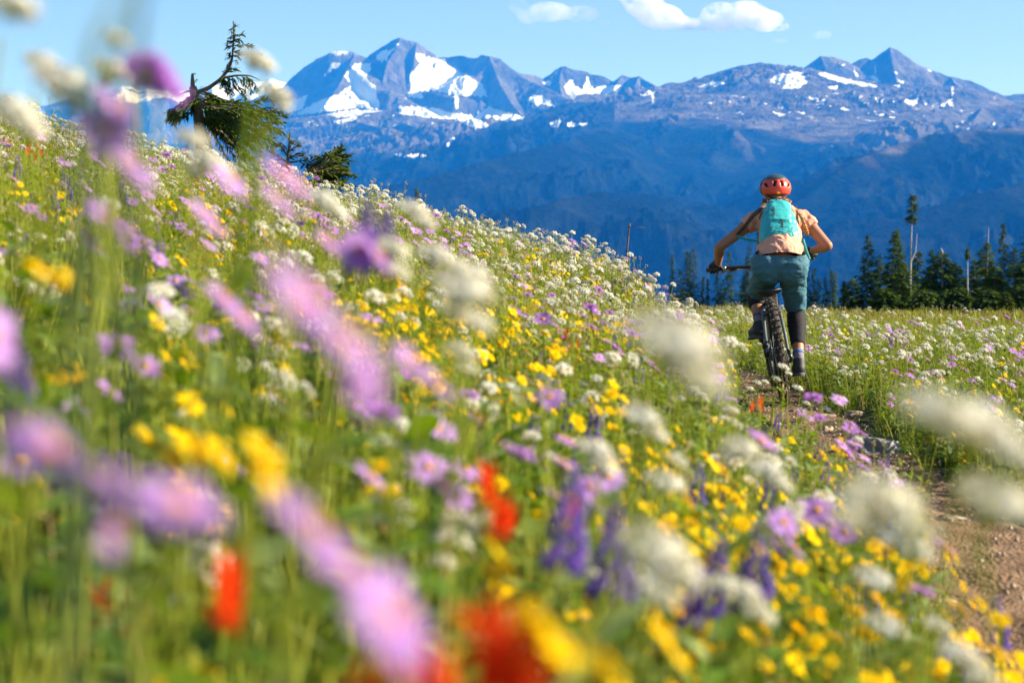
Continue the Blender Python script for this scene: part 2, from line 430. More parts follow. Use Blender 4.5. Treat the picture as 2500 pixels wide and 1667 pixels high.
SNOW = [
 c2([(1075,235),(1130,245),(1240,285),(1180,330),(1215,360),(1160,375),(1420,465),(1375,545),(1220,510),(1090,505),(1140,560),(1000,560),(1030,500),(1030,380),(1110,310),(1070,260)]),
 c2([(1235,285),(1280,270),(1300,320),(1450,400),(1560,470),(1590,550),(1380,540),(1385,640),(1355,640),(1350,545),(1400,465),(1160,375),(1200,340)]),
 c2([(950,615),(1050,620),(1200,628),(1350,665),(1500,690),(1600,755),(1560,770),(1500,780),(1370,712),(1200,705),(950,672)]),
 c2([(1550,650),(1600,615),(1720,660),(1850,690),(1850,710),(1720,725),(1500,680)]),
 c2([(1860,570),(1930,540),(1990,545),(2040,580),(2080,625),(1960,600),(1955,620)]),
 c2([(640,300),(700,310),(750,310),(750,370),(715,400),(740,440),(785,470),(820,640),(640,630),(480,650),(180,690),(390,570),(520,530),(610,460),(550,400),(600,350)]),
 c2([(150,590),(300,530),(260,640),(100,680)]),
 c2([(780,250),(850,210),(900,212),(950,150),(940,190),(900,225),(860,295),(790,290)]),
 c2([(450,238),(480,218),(600,218),(590,248),(500,250)]),
 c2([(400,420),(450,340),(460,308),(560,295),(520,330),(440,380)]),
 c2([(420,672),(640,640),(850,650),(700,668),(640,700),(500,695)]),
 c2([(470,730),(640,690),(660,705),(520,745)]),
 c2([(910,960),(1000,965),(1100,960),(1150,975),(1020,995),(960,980)]),
 c2([(1270,920),(1340,840),(1355,850),(1290,925)]),
 c2([(2020,745),(2110,700),(2120,745),(2060,770)]), c2([(2150,740),(2300,735),(2310,748),(2170,765)]),
 c3([(150,320),(165,295),(195,280),(200,310),(240,330),(262,265),(290,330),(310,318),(425,308),(380,350),(230,352),(190,380)]),
 c3([(540,340),(570,335),(575,350),(545,352)]), c3([(45,295),(90,290),(85,320),(60,310)]),
 c3([(500,360),(580,340),(585,400),(575,400),(570,360)]),
 c3([(1120,300),(1180,255),(1250,255),(1320,292),(1280,322),(1190,332),(1215,305)]),
 c3([(1225,240),(1290,250),(1320,268),(1350,268),(1290,275)]),
 c3([(1350,250),(1400,250),(1500,280),(1650,310),(1640,322),(1490,302),(1400,272)]),
 c3([(1410,318),(1465,313),(1455,330),(1425,328)]), c3([(1535,215),(1560,270),(1545,265)]), c3([(1600,270),(1640,262),(1668,300),(1630,290)]),
 c3([(1640,215),(1648,250),(1640,255),(1636,225)]), c3([(1430,190),(1500,215),(1480,215)]), c3([(1700,237),(1760,255),(1740,255)]),
 c3([(1730,275),(1790,300),(1770,302)]), c3([(1705,310),(1760,308),(1755,318)]), c3([(780,325),(860,290),(910,292),(920,305),(850,320)]),
 c3([(1875,230),(1915,243),(1905,248)]),
 c5([(820,535),(860,530),(850,560)]), c5([(880,570),(930,545),(910,580)]), c5([(995,570),(1110,580),(1100,610),(1050,600)]), c5([(1170,590),(1230,610),(1200,620)]),
 c5([(1290,590),(1360,595),(1440,570),(1410,620),(1370,645),(1310,630)]), c5([(1450,598),(1510,635),(1480,635)]), c5([(1530,645),(1600,640),(1670,610),(1660,650),(1550,660)]),
 c5([(1670,595),(1720,600),(1735,655),(1690,650)]), c5([(1715,480),(1730,470),(1725,550),(1710,570)]), c5([(390,570),(480,570),(640,600),(520,608)]), c5([(135,650),(260,655),(220,668)]),
 c5([(130,700),(250,720),(200,745)]), c5([(290,685),(430,710),(400,718)]), c5([(710,680),(740,660),(830,685),(800,692)]), c5([(1040,725),(1120,708),(1130,735),(1080,735)]),
 c5([(340,645),(395,650),(360,658)]), c5([(1740,835),(1820,775),(1825,785),(1760,835)]), c5([(2050,830),(2090,790),(2110,795),(2080,828)]), c5([(1830,845),(1880,838),(1850,855)]),
 c5([(1895,715),(1925,685),(1905,725)]), c5([(620,475),(700,470),(710,490),(650,497)]), c5([(440,740),(500,748),(480,755)]), c5([(720,865),(745,860),(742,870)]), c5([(1060,958),(1095,962),(1070,968)]),
 c5([(1770,680),(1830,688),(1800,698)]), c5([(2080,590),(2115,548),(2100,580)]),
]
snow = np.zeros(MX.shape)
for s_ in SNOW: snow = np.maximum(snow, poly_mask(s_))
# small left-over snow streaks on the benches
bench = sstep(1690, 1760, PU) * sstep(2330, 2200, PU) * sstep(215, 235, PV) * sstep(318, 285, PV) + sstep(640, 700, PU) * sstep(1200, 1100, PU) * sstep(272, 282, PV) * sstep(330, 300, PV)
snow = np.maximum(snow, bench * sstep(0.62, 0.72, gnoise(MX / 55, MY / 26, 111) + 0.35 * gnoise(MX / 14, MY / 10, 112)))
tree_v = np.interp(PU, [500, 640, 760, 980, 1100, 1180, 1300, 1380, 1500, 1560, 1700, 1850, 2000, 2110, 2200, 2280, 2400, 2600],
                       [385, 385, 380, 372, 350, 322, 300, 300, 308, 300, 300, 318, 342, 368, 372, 325, 318, 322])
forest = sstep(-14, 14, PV - tree_v + 14 * fbm(MX / 150, MY / 150, 4, 120))
mid = (MY < 7400) & (PU < 1500) & (PU > 700) & (PV > np.interp(PU, [700, 871, 1024, 1106, 1194, 1300, 1400, 1520], [470, 415, 365, 350, 306, 268, 250, 250]))
forest = np.where(mid, np.maximum(forest, 0.85), forest)
scar = sstep(0.35, 0.8, fbm(MX / 90, MY / 500, 4, 131)) * sstep(440, 380, PV) * sstep(1500, 1700, PU)
forest = forest * (1 - 0.5 * scar)
far_cols = PU.shape
mi = np.arange(MX.size).reshape(MX.shape)
mq = np.stack([mi[:-1, :-1], mi[:-1, 1:], mi[1:, 1:], mi[1:, :-1]], -1).reshape(-1, 4)

def mountain_material():
    m = bpy.data.materials.new("mountain_rock"); N, L = nodes_of(m); b = N["Principled BSDF"]
    b.inputs["Roughness"].default_value = 0.9; b.inputs["Specular IOR Level"].default_value = 0.0
    tc = N.new('ShaderNodeTexCoord')
    def noise(scale, det, vec_scale=None, rough=0.6):
        n = N.new('ShaderNodeTexNoise'); n.inputs["Scale"].default_value = scale; n.inputs["Detail"].default_value = det; n.inputs["Roughness"].default_value = rough
        if vec_scale:
            mp = N.new('ShaderNodeMapping'); mp.inputs["Scale"].default_value = vec_scale
            L.new(tc.outputs["Object"], mp.inputs[0]); L.new(mp.outputs[0], n.inputs["Vector"])
        else: L.new(tc.outputs["Object"], n.inputs["Vector"])
        return n
    n1 = noise(0.006, 8, rough=0.7); n2 = noise(0.03, 6, (1, 1, 0.25), 0.7)
    cr = N.new('ShaderNodeValToRGB'); L.new(n1.outputs[0], cr.inputs[0])
    e = cr.color_ramp.elements; e[0].position = 0.35; e[0].color = (0.04, 0.04, 0.038, 1); e[1].position = 0.66; e[1].color = (0.22, 0.195, 0.17, 1)
    mu = N.new('ShaderNodeMix'); mu.data_type = 'RGBA'; mu.blend_type = 'MULTIPLY'; mu.inputs[0].default_value = 1
    mr = N.new('ShaderNodeMapRange'); mr.inputs[1].default_value = 0.35; mr.inputs[2].default_value = 0.65; mr.inputs[3].default_value = 0.6; mr.inputs[4].default_value = 1.3
    L.new(n2.outputs[0], mr.inputs[0]); L.new(cr.outputs[0], mu.inputs[6]); L.new(mr.outputs[0], mu.inputs[7])
    # forest
    n3 = noise(0.09, 4, (1.0, 0.4, 0.22), 0.75); n5 = noise(0.004, 5, (1.6, 1, 0.5), 0.65); cf = N.new('ShaderNodeValToRGB'); L.new(n3.outputs[0], cf.inputs[0])
    e = cf.color_ramp.elements; e[0].position = 0.42; e[0].color = (0.003, 0.007, 0.006, 1); e[1].position = 0.75; e[1].color = (0.020, 0.034, 0.030, 1)
    pale = N.new('ShaderNodeMix'); pale.data_type = 'RGBA'; prr = N.new('ShaderNodeMapRange'); prr.inputs[1].default_value = 0.50; prr.inputs[2].default_value = 0.68
    sp = N.new('ShaderNodeMath'); sp.operation = 'MULTIPLY'; L.new(n5.outputs[0], prr.inputs[0]); L.new(prr.outputs[0], sp.inputs[0]); L.new(n3.outputs[0], sp.inputs[1])
    L.new(sp.outputs[0], pale.inputs[0]); L.new(cf.outputs[0], pale.inputs[6]); pale.inputs[7].default_value = (0.045, 0.06, 0.055, 1)
    af = N.new('ShaderNodeAttribute'); af.attribute_name = "forest"
    mf = N.new('ShaderNodeMix'); mf.data_type = 'RGBA'; L.new(af.outputs["Fac"], mf.inputs[0]); L.new(mu.outputs[2], mf.inputs[6]); L.new(pale.outputs[2], mf.inputs[7])
    asn = N.new('ShaderNodeAttribute'); asn.attribute_name = "snow"
    n6 = noise(0.035, 6, (1, 1, 1.6), 0.7); ma = N.new('ShaderNodeMath'); ma.operation = 'MULTIPLY_ADD'; L.new(n6.outputs[0], ma.inputs[0]); ma.inputs[1].default_value = 1.5; ma.inputs[2].default_value = -1.0
    mb_ = N.new('ShaderNodeMath'); mb_.operation = 'MULTIPLY_ADD'; L.new(asn.outputs["Fac"], mb_.inputs[0]); mb_.inputs[1].default_value = 1.25; L.new(ma.outputs[0], mb_.inputs[2])
    sf = N.new('ShaderNodeMapRange'); sf.inputs[1].default_value = 0.35; sf.inputs[2].default_value = 0.60; L.new(mb_.outputs[0], sf.inputs[0])
    ms = N.new('ShaderNodeMix'); ms.data_type = 'RGBA'; L.new(sf.outputs[0], ms.inputs[0]); L.new(mf.outputs[2], ms.inputs[6]); ms.inputs[7].default_value = (0.66, 0.68, 0.70, 1)
    L.new(ms.outputs[2], b.inputs["Base Color"])
    n4 = noise(0.025, 8, (1, 1, 0.5), 0.75)
    iv = N.new('ShaderNodeMath'); iv.operation = 'MULTIPLY_ADD'; L.new(asn.outputs["Fac"], iv.inputs[0]); iv.inputs[1].default_value = -0.9; iv.inputs[2].default_value = 1.0
    bp = N.new('ShaderNodeBump'); bp.inputs["Distance"].default_value = 34; L.new(iv.outputs[0], bp.inputs["Strength"]); L.new(n4.outputs[0], bp.inputs["Height"])
    L.new(bp.outputs[0], b.inputs["Normal"])
    return m
mmat = mountain_material()
mountains = obj("mountains", np_mesh("mountains", np.stack([MX, MY, H], -1).reshape(-1, 3), mq, [mmat],
                attrs=dict(snow=snow.ravel(), forest=forest.ravel())))
tag(mountains, "blue rocky mountains with glaciers above forested slopes", "mountains", kind="structure")

# the far snowy range behind, at the left
us2 = np.arange(-80, 1000, 2.4); ds2 = np.arange(11000, 14500, 28.0)
U2, D2 = np.meshgrid(us2, ds2)
X2 = (U2 - 1250) / FPX * D2
cr2 = np.interp(U2, [-80, 60, 150, 205, 240, 270, 300, 325, 340, 360, 420, 470, 520, 545, 580, 640, 665, 700, 800, 1000], [300, 270, 250, 232, 240, 228, 212, 214, 222, 216, 224, 222, 203, 216, 206, 202, 196, 204, 210, 215])
zc = (700 - cr2) / FPX * 13000
dd2 = np.abs(D2 - 13000 - 180 * fbm(X2 / 900, D2 * 0 + 1, 3, 160))
Z2 = zc * D2 / 13000 - dd2 * 0.17 - 0.35 * np.clip(dd2 - 500, 0, None)
Z2 = Z2 + sstep(40, 600, dd2) * 60 * (fbm(X2 / 500, D2 / 500, 5, 170, ridged=True) - 0.6) + 7 * fbm(X2 / 60, D2 / 60, 3, 171)
sn2 = sstep(-12, 10, 250 - ((833.5 - FPX * ((D2 * math.sin(PITCH) + Z2 * math.cos(PITCH)) / (D2 * math.cos(PITCH)))) + 14 * fbm(X2 / 200, D2 / 200, 3, 180)))
sn2 = sn2 * sstep(-0.9, -0.3, fbm(X2 / 260, D2 / 200, 3, 190)) * sstep(230, 300, U2)
i2 = np.arange(X2.size).reshape(X2.shape)
q2 = np.stack([i2[:-1, :-1], i2[:-1, 1:], i2[1:, 1:], i2[1:, :-1]], -1).reshape(-1, 4)
far_range = obj("far_mountains", np_mesh("far_mountains", np.stack([X2, D2, Z2], -1).reshape(-1, 3), q2, [mmat],
                attrs=dict(snow=sn2.ravel(), forest=np.zeros(X2.size))))
tag(far_range, "distant snow covered range behind the crooked fir", "mountains", kind="structure")

# ------------------------------------------------------------------ haze
def box_mesh(name, x0, x1, y0, y1, z0, z1):
    V = np.array([(x, y, z) for z in (z0, z1) for y in (y0, y1) for x in (x0, x1)], float)
    F = np.array([(0, 2, 3, 1), (4, 5, 7, 6), (0, 1, 5, 4), (2, 6, 7, 3), (0, 4, 6, 2), (1, 3, 7, 5)])
    return np_mesh(name, V, F, smooth=False)
hz = obj("haze", box_mesh("haze", -17990, 17990, -3900, 14900, -960, 1300))
tag(hz, "blue mountain haze filling the valley", "haze", kind="stuff")
hm = bpy.data.materials.new("haze"); N, L = nodes_of(hm)
N.remove(N["Principled BSDF"])
vol = N.new('ShaderNodeVolumePrincipled')
HAZE_DENSITY = 1.0e-4
vol.inputs["Density"].default_value = HAZE_DENSITY
vol.inputs["Color"].default_value = (0.015, 0.25, 1.0, 1)
vol.inputs["Absorption Color"].default_value = (1, 1, 1, 1)
vol.inputs["Anisotropy"].default_value = 0.0
L.new(vol.outputs[0], N["Material Output"].inputs["Volume"])
hz.data.materials.append(hm)
# ------------------------------------------------------------------ plant parts
class MB:
    """collects small shapes into one mesh"""
    def __init__(s): s.V = []; s.Q = []; s.T = []; s.qm = []; s.tm = []; s.n = 0
    def add(s, V, Q=(), T=(), m=0):
        V = np.asarray(V, float).reshape(-1, 3)
        s.V.append(V)
        Q = np.asarray(Q, int).reshape(-1, 4); T = np.asarray(T, int).reshape(-1, 3)
        if len(Q): s.Q.append(Q + s.n); s.qm += [m] * len(Q)
        if len(T): s.T.append(T + s.n); s.tm += [m] * len(T)
        s.n += len(V)
    def tube(s, pts, rad, sides=4, m=0, cap=False):
        pts = np.asarray(pts, float); n = len(pts)
        rad = np.broadcast_to(np.asarray(rad, float), (n,))
        tan = np.gradient(pts, axis=0); tan /= np.linalg.norm(tan, axis=1)[:, None] + 1e-12
        ref = np.array([0.0, 0, 1]) if abs(tan[0][2]) < 0.9 else np.array([1.0, 0, 0])
        a = np.cross(tan, ref); a /= np.linalg.norm(a, axis=1)[:, None] + 1e-12
        for i in range(1, n):
            if np.dot(a[i], a[i - 1]) < 0: a[i] = -a[i]
        b = np.cross(tan, a)
        th = np.arange(sides) * 2 * np.pi / sides
        V = pts[:, None, :] + rad[:, None, None] * (np.cos(th)[None, :, None] * a[:, None, :] + np.sin(th)[None, :, None] * b[:, None, :])
        Q = [(i * sides + j, i * sides + (j + 1) % sides, (i + 1) * sides + (j + 1) % sides, (i + 1) * sides + j) for i in range(n - 1) for j in range(sides)]
        V = V.reshape(-1, 3); T = []
        if cap:
            V = np.vstack([V, pts[0], pts[-1]])
            T = [(n * sides, (j + 1) % sides, j) for j in range(sides)] + [(n * sides + 1, (n - 1) * sides + j, (n - 1) * sides + (j + 1) % sides) for j in range(sides)]
        s.add(V, Q, T, m)
    def leaf(s, base, d, nrm, L, W, curl=0.3, seg=3, m=0, fold=0.0, shape=None):
        """a blade from base along d, bending towards -nrm by curl"""
        base = np.asarray(base, float); d = np.asarray(d, float); d = d / (np.linalg.norm(d) + 1e-12)
        nrm = np.asarray(nrm, float); nrm = nrm - d * np.dot(nrm, d); nrm /= np.linalg.norm(nrm) + 1e-12
        side = np.cross(d, nrm)
        V = []; shape = shape or (lambda t: math.sin(math.pi * min(1, 0.12 + 0.88 * t) ** 0.8) ** 0.8)
        for i in range(seg + 1):
            t = i / seg
            c = base + d * (L * t) - nrm * (curl * L * t * t)
            w = W * 0.5 * shape(t) if i < seg else W * 0.04
            V += [c - side * w + nrm * fold * w, c + side * w + nrm * fold * w] if not fold else [c - side * w + nrm * fold * w, c, c + side * w + nrm * fold * w]
        k = 3 if fold else 2
        Q = []
        for i in range(seg):
            for j in range(k - 1): Q.append((i * k + j, i * k + j + 1, (i + 1) * k + j + 1, (i + 1) * k + j))
        s.add(V, Q, (), m)
    def blob(s, c, rx, ry, rz, m=0, jit=0.0, hi=False):
        if hi:
            V, T = ICO1
        else: V, T = OCT
        V = V * np.array([rx, ry, rz]) * (1 + jit * (rng.random((len(V), 1)) - 0.5)) + np.asarray(c)
        s.add(V, (), T, m)
    def mesh(s, name, mats, smooth=True):
        V = np.vstack(s.V); F = []; mi = []
        if s.Q: F.append(np.vstack(s.Q)); mi += s.qm
        if s.T: F.append(np.vstack(s.T)); mi += s.tm
        return np_mesh(name, V, F, mats, mi, smooth)
OCT = (np.array([(1, 0, 0), (-1, 0, 0), (0, 1, 0), (0, -1, 0), (0, 0, 1), (0, 0, -1)], float),
       np.array([(0, 2, 4), (2, 1, 4), (1, 3, 4), (3, 0, 4), (2, 0, 5), (1, 2, 5), (3, 1, 5), (0, 3, 5)]))
def _ico():
    bm = bmesh.new(); bmesh.ops.create_icosphere(bm, subdivisions=2, radius=1)
    V = np.array([v.co[:] for v in bm.verts]); T = np.array([[v.index for v in f.verts] for f in bm.faces]); bm.free(); return V, T
ICO1 = _ico()

M_WHITE = mat_plant("white_petal", (0.88, 0.83, 0.68), (0.96, 0.955, 0.93), 0.45, tcol=(1, 1, 0.98))
M_BUD = mat_plant("greenish_bud", (0.36, 0.34, 0.14), (0.62, 0.52, 0.36), 0.3)
M_STEM = mat_plant("flower_stem", (0.20, 0.27, 0.02), (0.44, 0.46, 0.08), 0.35)
M_LEAF = mat_plant("leaf_green", (0.022, 0.07, 0.004), (0.15, 0.26, 0.012), 0.42, tcol=(1.5, 1.4, 0.25), gloss=0.03)
M_LEAF2 = mat_plant("leaf_dull_green", (0.09, 0.15, 0.03), (0.30, 0.38, 0.12), 0.4, gloss=0.04)
M_GRASS = mat_plant("grass_green", (0.07, 0.15, 0.005), (0.34, 0.40, 0.03), 0.45, tcol=(1.4, 1.35, 0.35), gloss=0.03)
M_STRAW = mat_plant("dry_grass", (0.30, 0.20, 0.08), (0.50, 0.40, 0.20), 0.35)
M_PURPLE = mat_plant("daisy_petal", (0.40, 0.18, 0.52), (0.66, 0.44, 0.80), 0.45, tcol=(1.1, 0.8, 1.2))
M_ORANGE = mat_plant("daisy_centre", (0.55, 0.22, 0.01), (0.80, 0.45, 0.03), 0.15)
M_YELLOW = mat_plant("yellow_petal", (0.80, 0.46, 0.0), (0.90, 0.66, 0.01), 0.4, tcol=(1.1, 0.9, 0.3))
M_YCEN = mat_plant("yellow_centre", (0.50, 0.24, 0.01), (0.72, 0.42, 0.02), 0.1)
M_LUPINE = mat_plant("lupine_petal", (0.10, 0.05, 0.36), (0.34, 0.20, 0.66), 0.4, tcol=(1.1, 0.8, 1.3))
M_RED = mat_plant("paintbrush_bract", (0.60, 0.03, 0.01), (0.85, 0.16, 0.03), 0.45, tcol=(1.4, 0.8, 0.5))
M_RUST = mat_plant("withered_head", (0.22, 0.10, 0.04), (0.46, 0.24, 0.10), 0.3)
M_HEATH = mat_plant("heath_brown", (0.10, 0.06, 0.02), (0.30, 0.20, 0.07), 0.3)
PM = [M_STEM, M_LEAF, M_WHITE, M_BUD, M_PURPLE, M_ORANGE, M_YELLOW, M_YCEN, M_LUPINE, M_RED, M_RUST, M_GRASS, M_STRAW, M_LEAF2, M_HEATH]
STEM, LEAF, WHITE, BUD, PURPLE, ORANGE, YELLOW, YCEN, LUPI, RED, RUST, GRASS, STRAW, LEAF2, HEATH = range(15)
U_ = rng.uniform

def frame(n):
    n = np.asarray(n, float); n = n / np.linalg.norm(n)
    a = np.cross(n, (0, 1, 0)) if abs(n[1]) < 0.9 else np.cross(n, (1, 0, 0))
    a /= np.linalg.norm(a); b = np.cross(n, a)
    return a, b, n

def h_white(mb, c, n, r, cnt, hero=False, flat=0.72):
    """domed cluster of small white florets on thin stalks"""
    a, b, n = frame(n); c = np.asarray(c, float)
    for i in range(cnt):
        t = (i + 0.5) / cnt; ph = i * 2.39996 + U_(-0.3, 0.3); th = math.acos(1 - t * 0.98) * 1.05
        rr = r * (1 + U_(-0.16, 0.12))
        d = (a * math.cos(ph) + b * math.sin(ph)) * math.sin(th) + n * (math.cos(th) * flat + U_(-0.08, 0.08))
        p = c + d * rr
        if i % 3 == 0: mb.tube([c - n * r * 0.6, c * 0.4 + p * 0.6 - n * r * 0.12, p], r * 0.03, 3, m=STEM)
        k = r * (0.15 if hero else 0.21) * U_(0.8, 1.25)
        m = WHITE if U_() > 0.14 else BUD
        if hero and m == WHITE:
            dn = d / np.linalg.norm(d); e, f, dn = frame(dn + U_(-0.3, 0.3, 3))
            for j in range(5):
                q = j * 1.2566 + U_(0, 0.4); dr = e * math.cos(q) + f * math.sin(q)
                mb.leaf(p, dr + dn * 0.35, dn, k * 1.15, k * 0.85, 0.25, 2, WHITE)
            mb.blob(p - dn * k * 0.5, k * 0.32, k * 0.32, k * 0.5, BUD)
        else:
            mb.blob(p, k, k, k * 0.8, m, 0.5)
def h_daisy(mb, c, n, r, cnt, cm, pm, droop=0.1, hi=False, wid=0.17):
    a, b, n = frame(n); c = np.asarray(c, float)
    for i in range(cnt):
        q = i * 2 * math.pi / cnt + U_(-0.12, 0.12); dr = a * math.cos(q) + b * math.sin(q)
        L = r * U_(0.82, 1.08)
        mb.leaf(c + dr * r * 0.16 + n * U_(-0.02, 0.02) * r, dr + n * U_(-0.05, 0.25), n, L, r * wid * U_(0.9, 1.3) * 2, droop + U_(-0.1, 0.15), 3 if hi else 2, pm, shape=lambda t: min(1, 0.35 + 1.3 * t) if t < 0.8 else 0.75)
    V, T = ICO1 if hi else OCT
    V = (V[:, :1] * a + V[:, 1:2] * b) * r * 0.27 + V[:, 2:] * n * r * 0.15 + c + n * r * 0.04
    mb.add(V, (), T, cm)
    V, T = OCT; V = (V[:, :1] * a + V[:, 1:2] * b) * r * 0.22 + V[:, 2:] * n * r * 0.22 + c - n * r * 0.12
    mb.add(V, (), T, LEAF2)
def h_lupine(mb, c, n, L, cnt, hi=False):
    a, b, n = frame(n); c = np.asarray(c, float)
    for i in range(cnt):
        t = i / cnt; q = i * 2.2 + U_(-0.2, 0.2); R_ = L * 0.16 * (1 - 0.75 * t ** 1.5)
        d = a * math.cos(q) + b * math.sin(q); p = c + n * L * t + d * R_
        k = L * 0.072 * (1.1 - 0.6 * t)
        V, T = OCT; V = V * 1.0
        V = V[:, :1] * d * k * 1.25 + V[:, 1:2] * np.cross(d, n) * k * 0.6 + V[:, 2:] * n * k * 0.95 + p
        mb.add(V, (), T, LUPI)
        if hi: mb.leaf(p, d + n * 0.8, -d, k * 1.5, k * 1.3, -0.3, 2, LUPI)
    mb.tube([c - n * L * 0.1, c + n * L], L * 0.014, 3, m=STEM)
def h_brush(mb, c, n, L, cnt):
    a, b, n = frame(n); c = np.asarray(c, float)
    for i in range(cnt):
        t = i / cnt; q = i * 2.39996; d = a * math.cos(q) + b * math.sin(q)
        mb.leaf(c + n * L * 0.75 * t + d * L * 0.04, d * (0.75 - 0.45 * t) + n * 0.9, d, L * U_(0.32, 0.45), L * 0.13, -0.25, 2, RED, shape=lambda t: min(1, 0.4 + 0.8 * t))
def h_seed(mb, c, n, r, cnt):
    a, b, n = frame(n); c = np.asarray(c, float)
    for i in range(cnt):
        q = i * 2.4; z = U_(-0.3, 1); d = a * math.cos(q) * math.sqrt(max(0, 1 - z * z)) + b * math.sin(q) * math.sqrt(max(0, 1 - z * z)) + n * z
        mb.leaf(c, d, n, r * U_(0.7, 1.1), r * 0.3, 0.1, 1, RUST)
def stem_pts(h, lean, n=5, bend=0.12):
    lx, ly = lean; t = np.linspace(0, 1, n)
    return np.stack([lx * t ** 1.6 + bend * 0.1 * np.sin(t * 3.1), ly * t ** 1.6, h * t], -1)
def stem_leaves(mb, pts, cnt, L, m=LEAF, W=0.28):
    for i in range(cnt):
        t = U_(0.08, 0.7); k = t * (len(pts) - 1); i0 = int(k); f = k - i0
        p = pts[i0] * (1 - f) + pts[min(i0 + 1, len(pts) - 1)] * f
        q = U_(0, 6.28); d = np.array([math.cos(q), math.sin(q), U_(0.2, 0.9)])
        mb.leaf(p, d, (0, 0, 1), L * U_(0.6, 1.2) * (1 - 0.5 * t), L * W * U_(0.8, 1.2), U_(0.2, 0.6), 3, m, fold=0.25)
def sunward(s=0.5): return np.array([0.55 * s + U_(-0.25, 0.25), U_(-0.45, 0.15), 0.8])

# whole plants: origin at the foot
def v_white(h, cnt=42):
    mb = MB(); pts = stem_pts(h, (U_(-0.05, 0.07), U_(-0.04, 0.04))); mb.tube(pts, np.linspace(0.0032, 0.002, 5), 4, m=STEM)
    h_white(mb, pts[-1], sunward(0.3), U_(0.017, 0.028), cnt)
    for sgn in (-1, 1):
        if U_() < 0.75:
            b0 = pts[3] * 0.5 + pts[4] * 0.5; e = pts[-1] + np.array([sgn * U_(0.025, 0.055), U_(-0.03, 0.03), U_(-0.05, 0.005)])
            mb.tube([b0 - [0, 0, 0.03], (b0 + e) / 2 + [sgn * 0.006, 0, -0.008], e], 0.0014, 3, m=STEM)
            h_white(mb, e, sunward(0.3) + [sgn * 0.3, 0, 0], U_(0.012, 0.022), cnt // 2)
    stem_leaves(mb, pts, 5, 0.09, LEAF)
    return mb.mesh("white_flower", PM)
def v_daisy(h):
    mb = MB(); pts = stem_pts(h, (U_(-0.03, 0.06), U_(-0.04, 0.03))); mb.tube(pts, 0.0016, 3, m=STEM)
    h_daisy(mb, pts[-1], sunward(0.9), U_(0.022, 0.028), 17, ORANGE, PURPLE, U_(-0.05, 0.3))
    if U_() < 0.5:
        e = pts[-1] + np.array([U_(-0.05, 0.05), U_(-0.03, 0.03), U_(-0.07, -0.02)]); mb.tube([pts[2], (pts[2] + e) / 2 + [0, 0, -0.01], e], 0.0013, 3, m=STEM)
        h_daisy(mb, e, sunward(0.9), U_(0.018, 0.024), 15, ORANGE, PURPLE, U_(-0.05, 0.3))
    stem_leaves(mb, pts, 7, 0.07, LEAF, 0.2)
    return mb.mesh("purple_daisy", PM)
def v_yellow(h):
    mb = MB(); pts = stem_pts(h, (U_(-0.02, 0.06), U_(-0.04, 0.03))); mb.tube(pts, 0.0015, 3, m=STEM)
    h_daisy(mb, pts[-1], sunward(1.3) + [0, -0.3, 0], U_(0.016, 0.023), 10, YCEN, YELLOW, U_(0.0, 0.3), wid=0.24)
    for i in range(rng.integers(1, 5)):
        e = pts[-1] + np.array([U_(-0.06, 0.06), U_(-0.04, 0.04), U_(-0.09, 0.0)]); mb.tube([pts[2], (pts[2] + e) / 2 + [0, 0, -0.01], e], 0.0012, 3, m=STEM)
        h_daisy(mb, e, sunward(1.3) + [0, -0.3, 0], U_(0.013, 0.019), 9, YCEN, YELLOW, U_(-0.05, 0.35), wid=0.24)
    stem_leaves(mb, pts, 6, 0.06, LEAF)
    return mb.mesh("yellow_flower", PM)
def v_lupine(h):
    mb = MB(); pts = stem_pts(h, (U_(-0.03, 0.05), U_(-0.03, 0.03))); mb.tube(pts, 0.0022, 3, m=STEM)
    h_lupine(mb, pts[-1] - [0, 0, 0.05], (U_(-0.15, 0.2), U_(-0.15, 0.1), 1), U_(0.055, 0.09), 34)
    for k in range(5):
        q = U_(0, 6.28); e = pts[1] * U_(0.3, 1.8) + [0.07 * math.cos(q), 0.07 * math.sin(q), U_(0.02, 0.09)]
        mb.tube([e - [0.05 * math.cos(q), 0.05 * math.sin(q), 0.05], e], 0.0012, 3, m=STEM)
        for j in range(7):
            r_ = j * 0.9; mb.leaf(e, (math.cos(r_), math.sin(r_), 0.35), (0, 0, 1), 0.038, 0.012, 0.25, 2, LEAF2, fold=0.3)
    return mb.mesh("purple_lupine", PM)
def v_red(h):
    mb = MB(); pts = stem_pts(h, (U_(-0.03, 0.05), U_(-0.03, 0.03))); mb.tube(pts, 0.002, 3, m=STEM)
    h_brush(mb, pts[-1] - [0, 0, 0.03], (U_(-0.1, 0.2), 0, 1), U_(0.04, 0.055), 18)
    for k in range(2):
        if U_() < 0.6: h_brush(mb, pts[-1] + [U_(-0.05, 0.05), U_(-0.04, 0.04), U_(-0.07, -0.04)], (U_(-0.3, 0.3), 0, 1), 0.04, 16)
    stem_leaves(mb, pts, 8, 0.05, LEAF, 0.15)
    return mb.mesh("red_paintbrush", PM)
def v_seed(h):
    mb = MB(); pts = stem_pts(h, (U_(-0.03, 0.05), U_(-0.03, 0.03))); mb.tube(pts, 0.0016, 3, m=STRAW)
    h_seed(mb, pts[-1], (0, 0, 1), U_(0.012, 0.02), 22)
    stem_leaves(mb, pts, 4, 0.05, STRAW)
    return mb.mesh("withered_flower", PM)
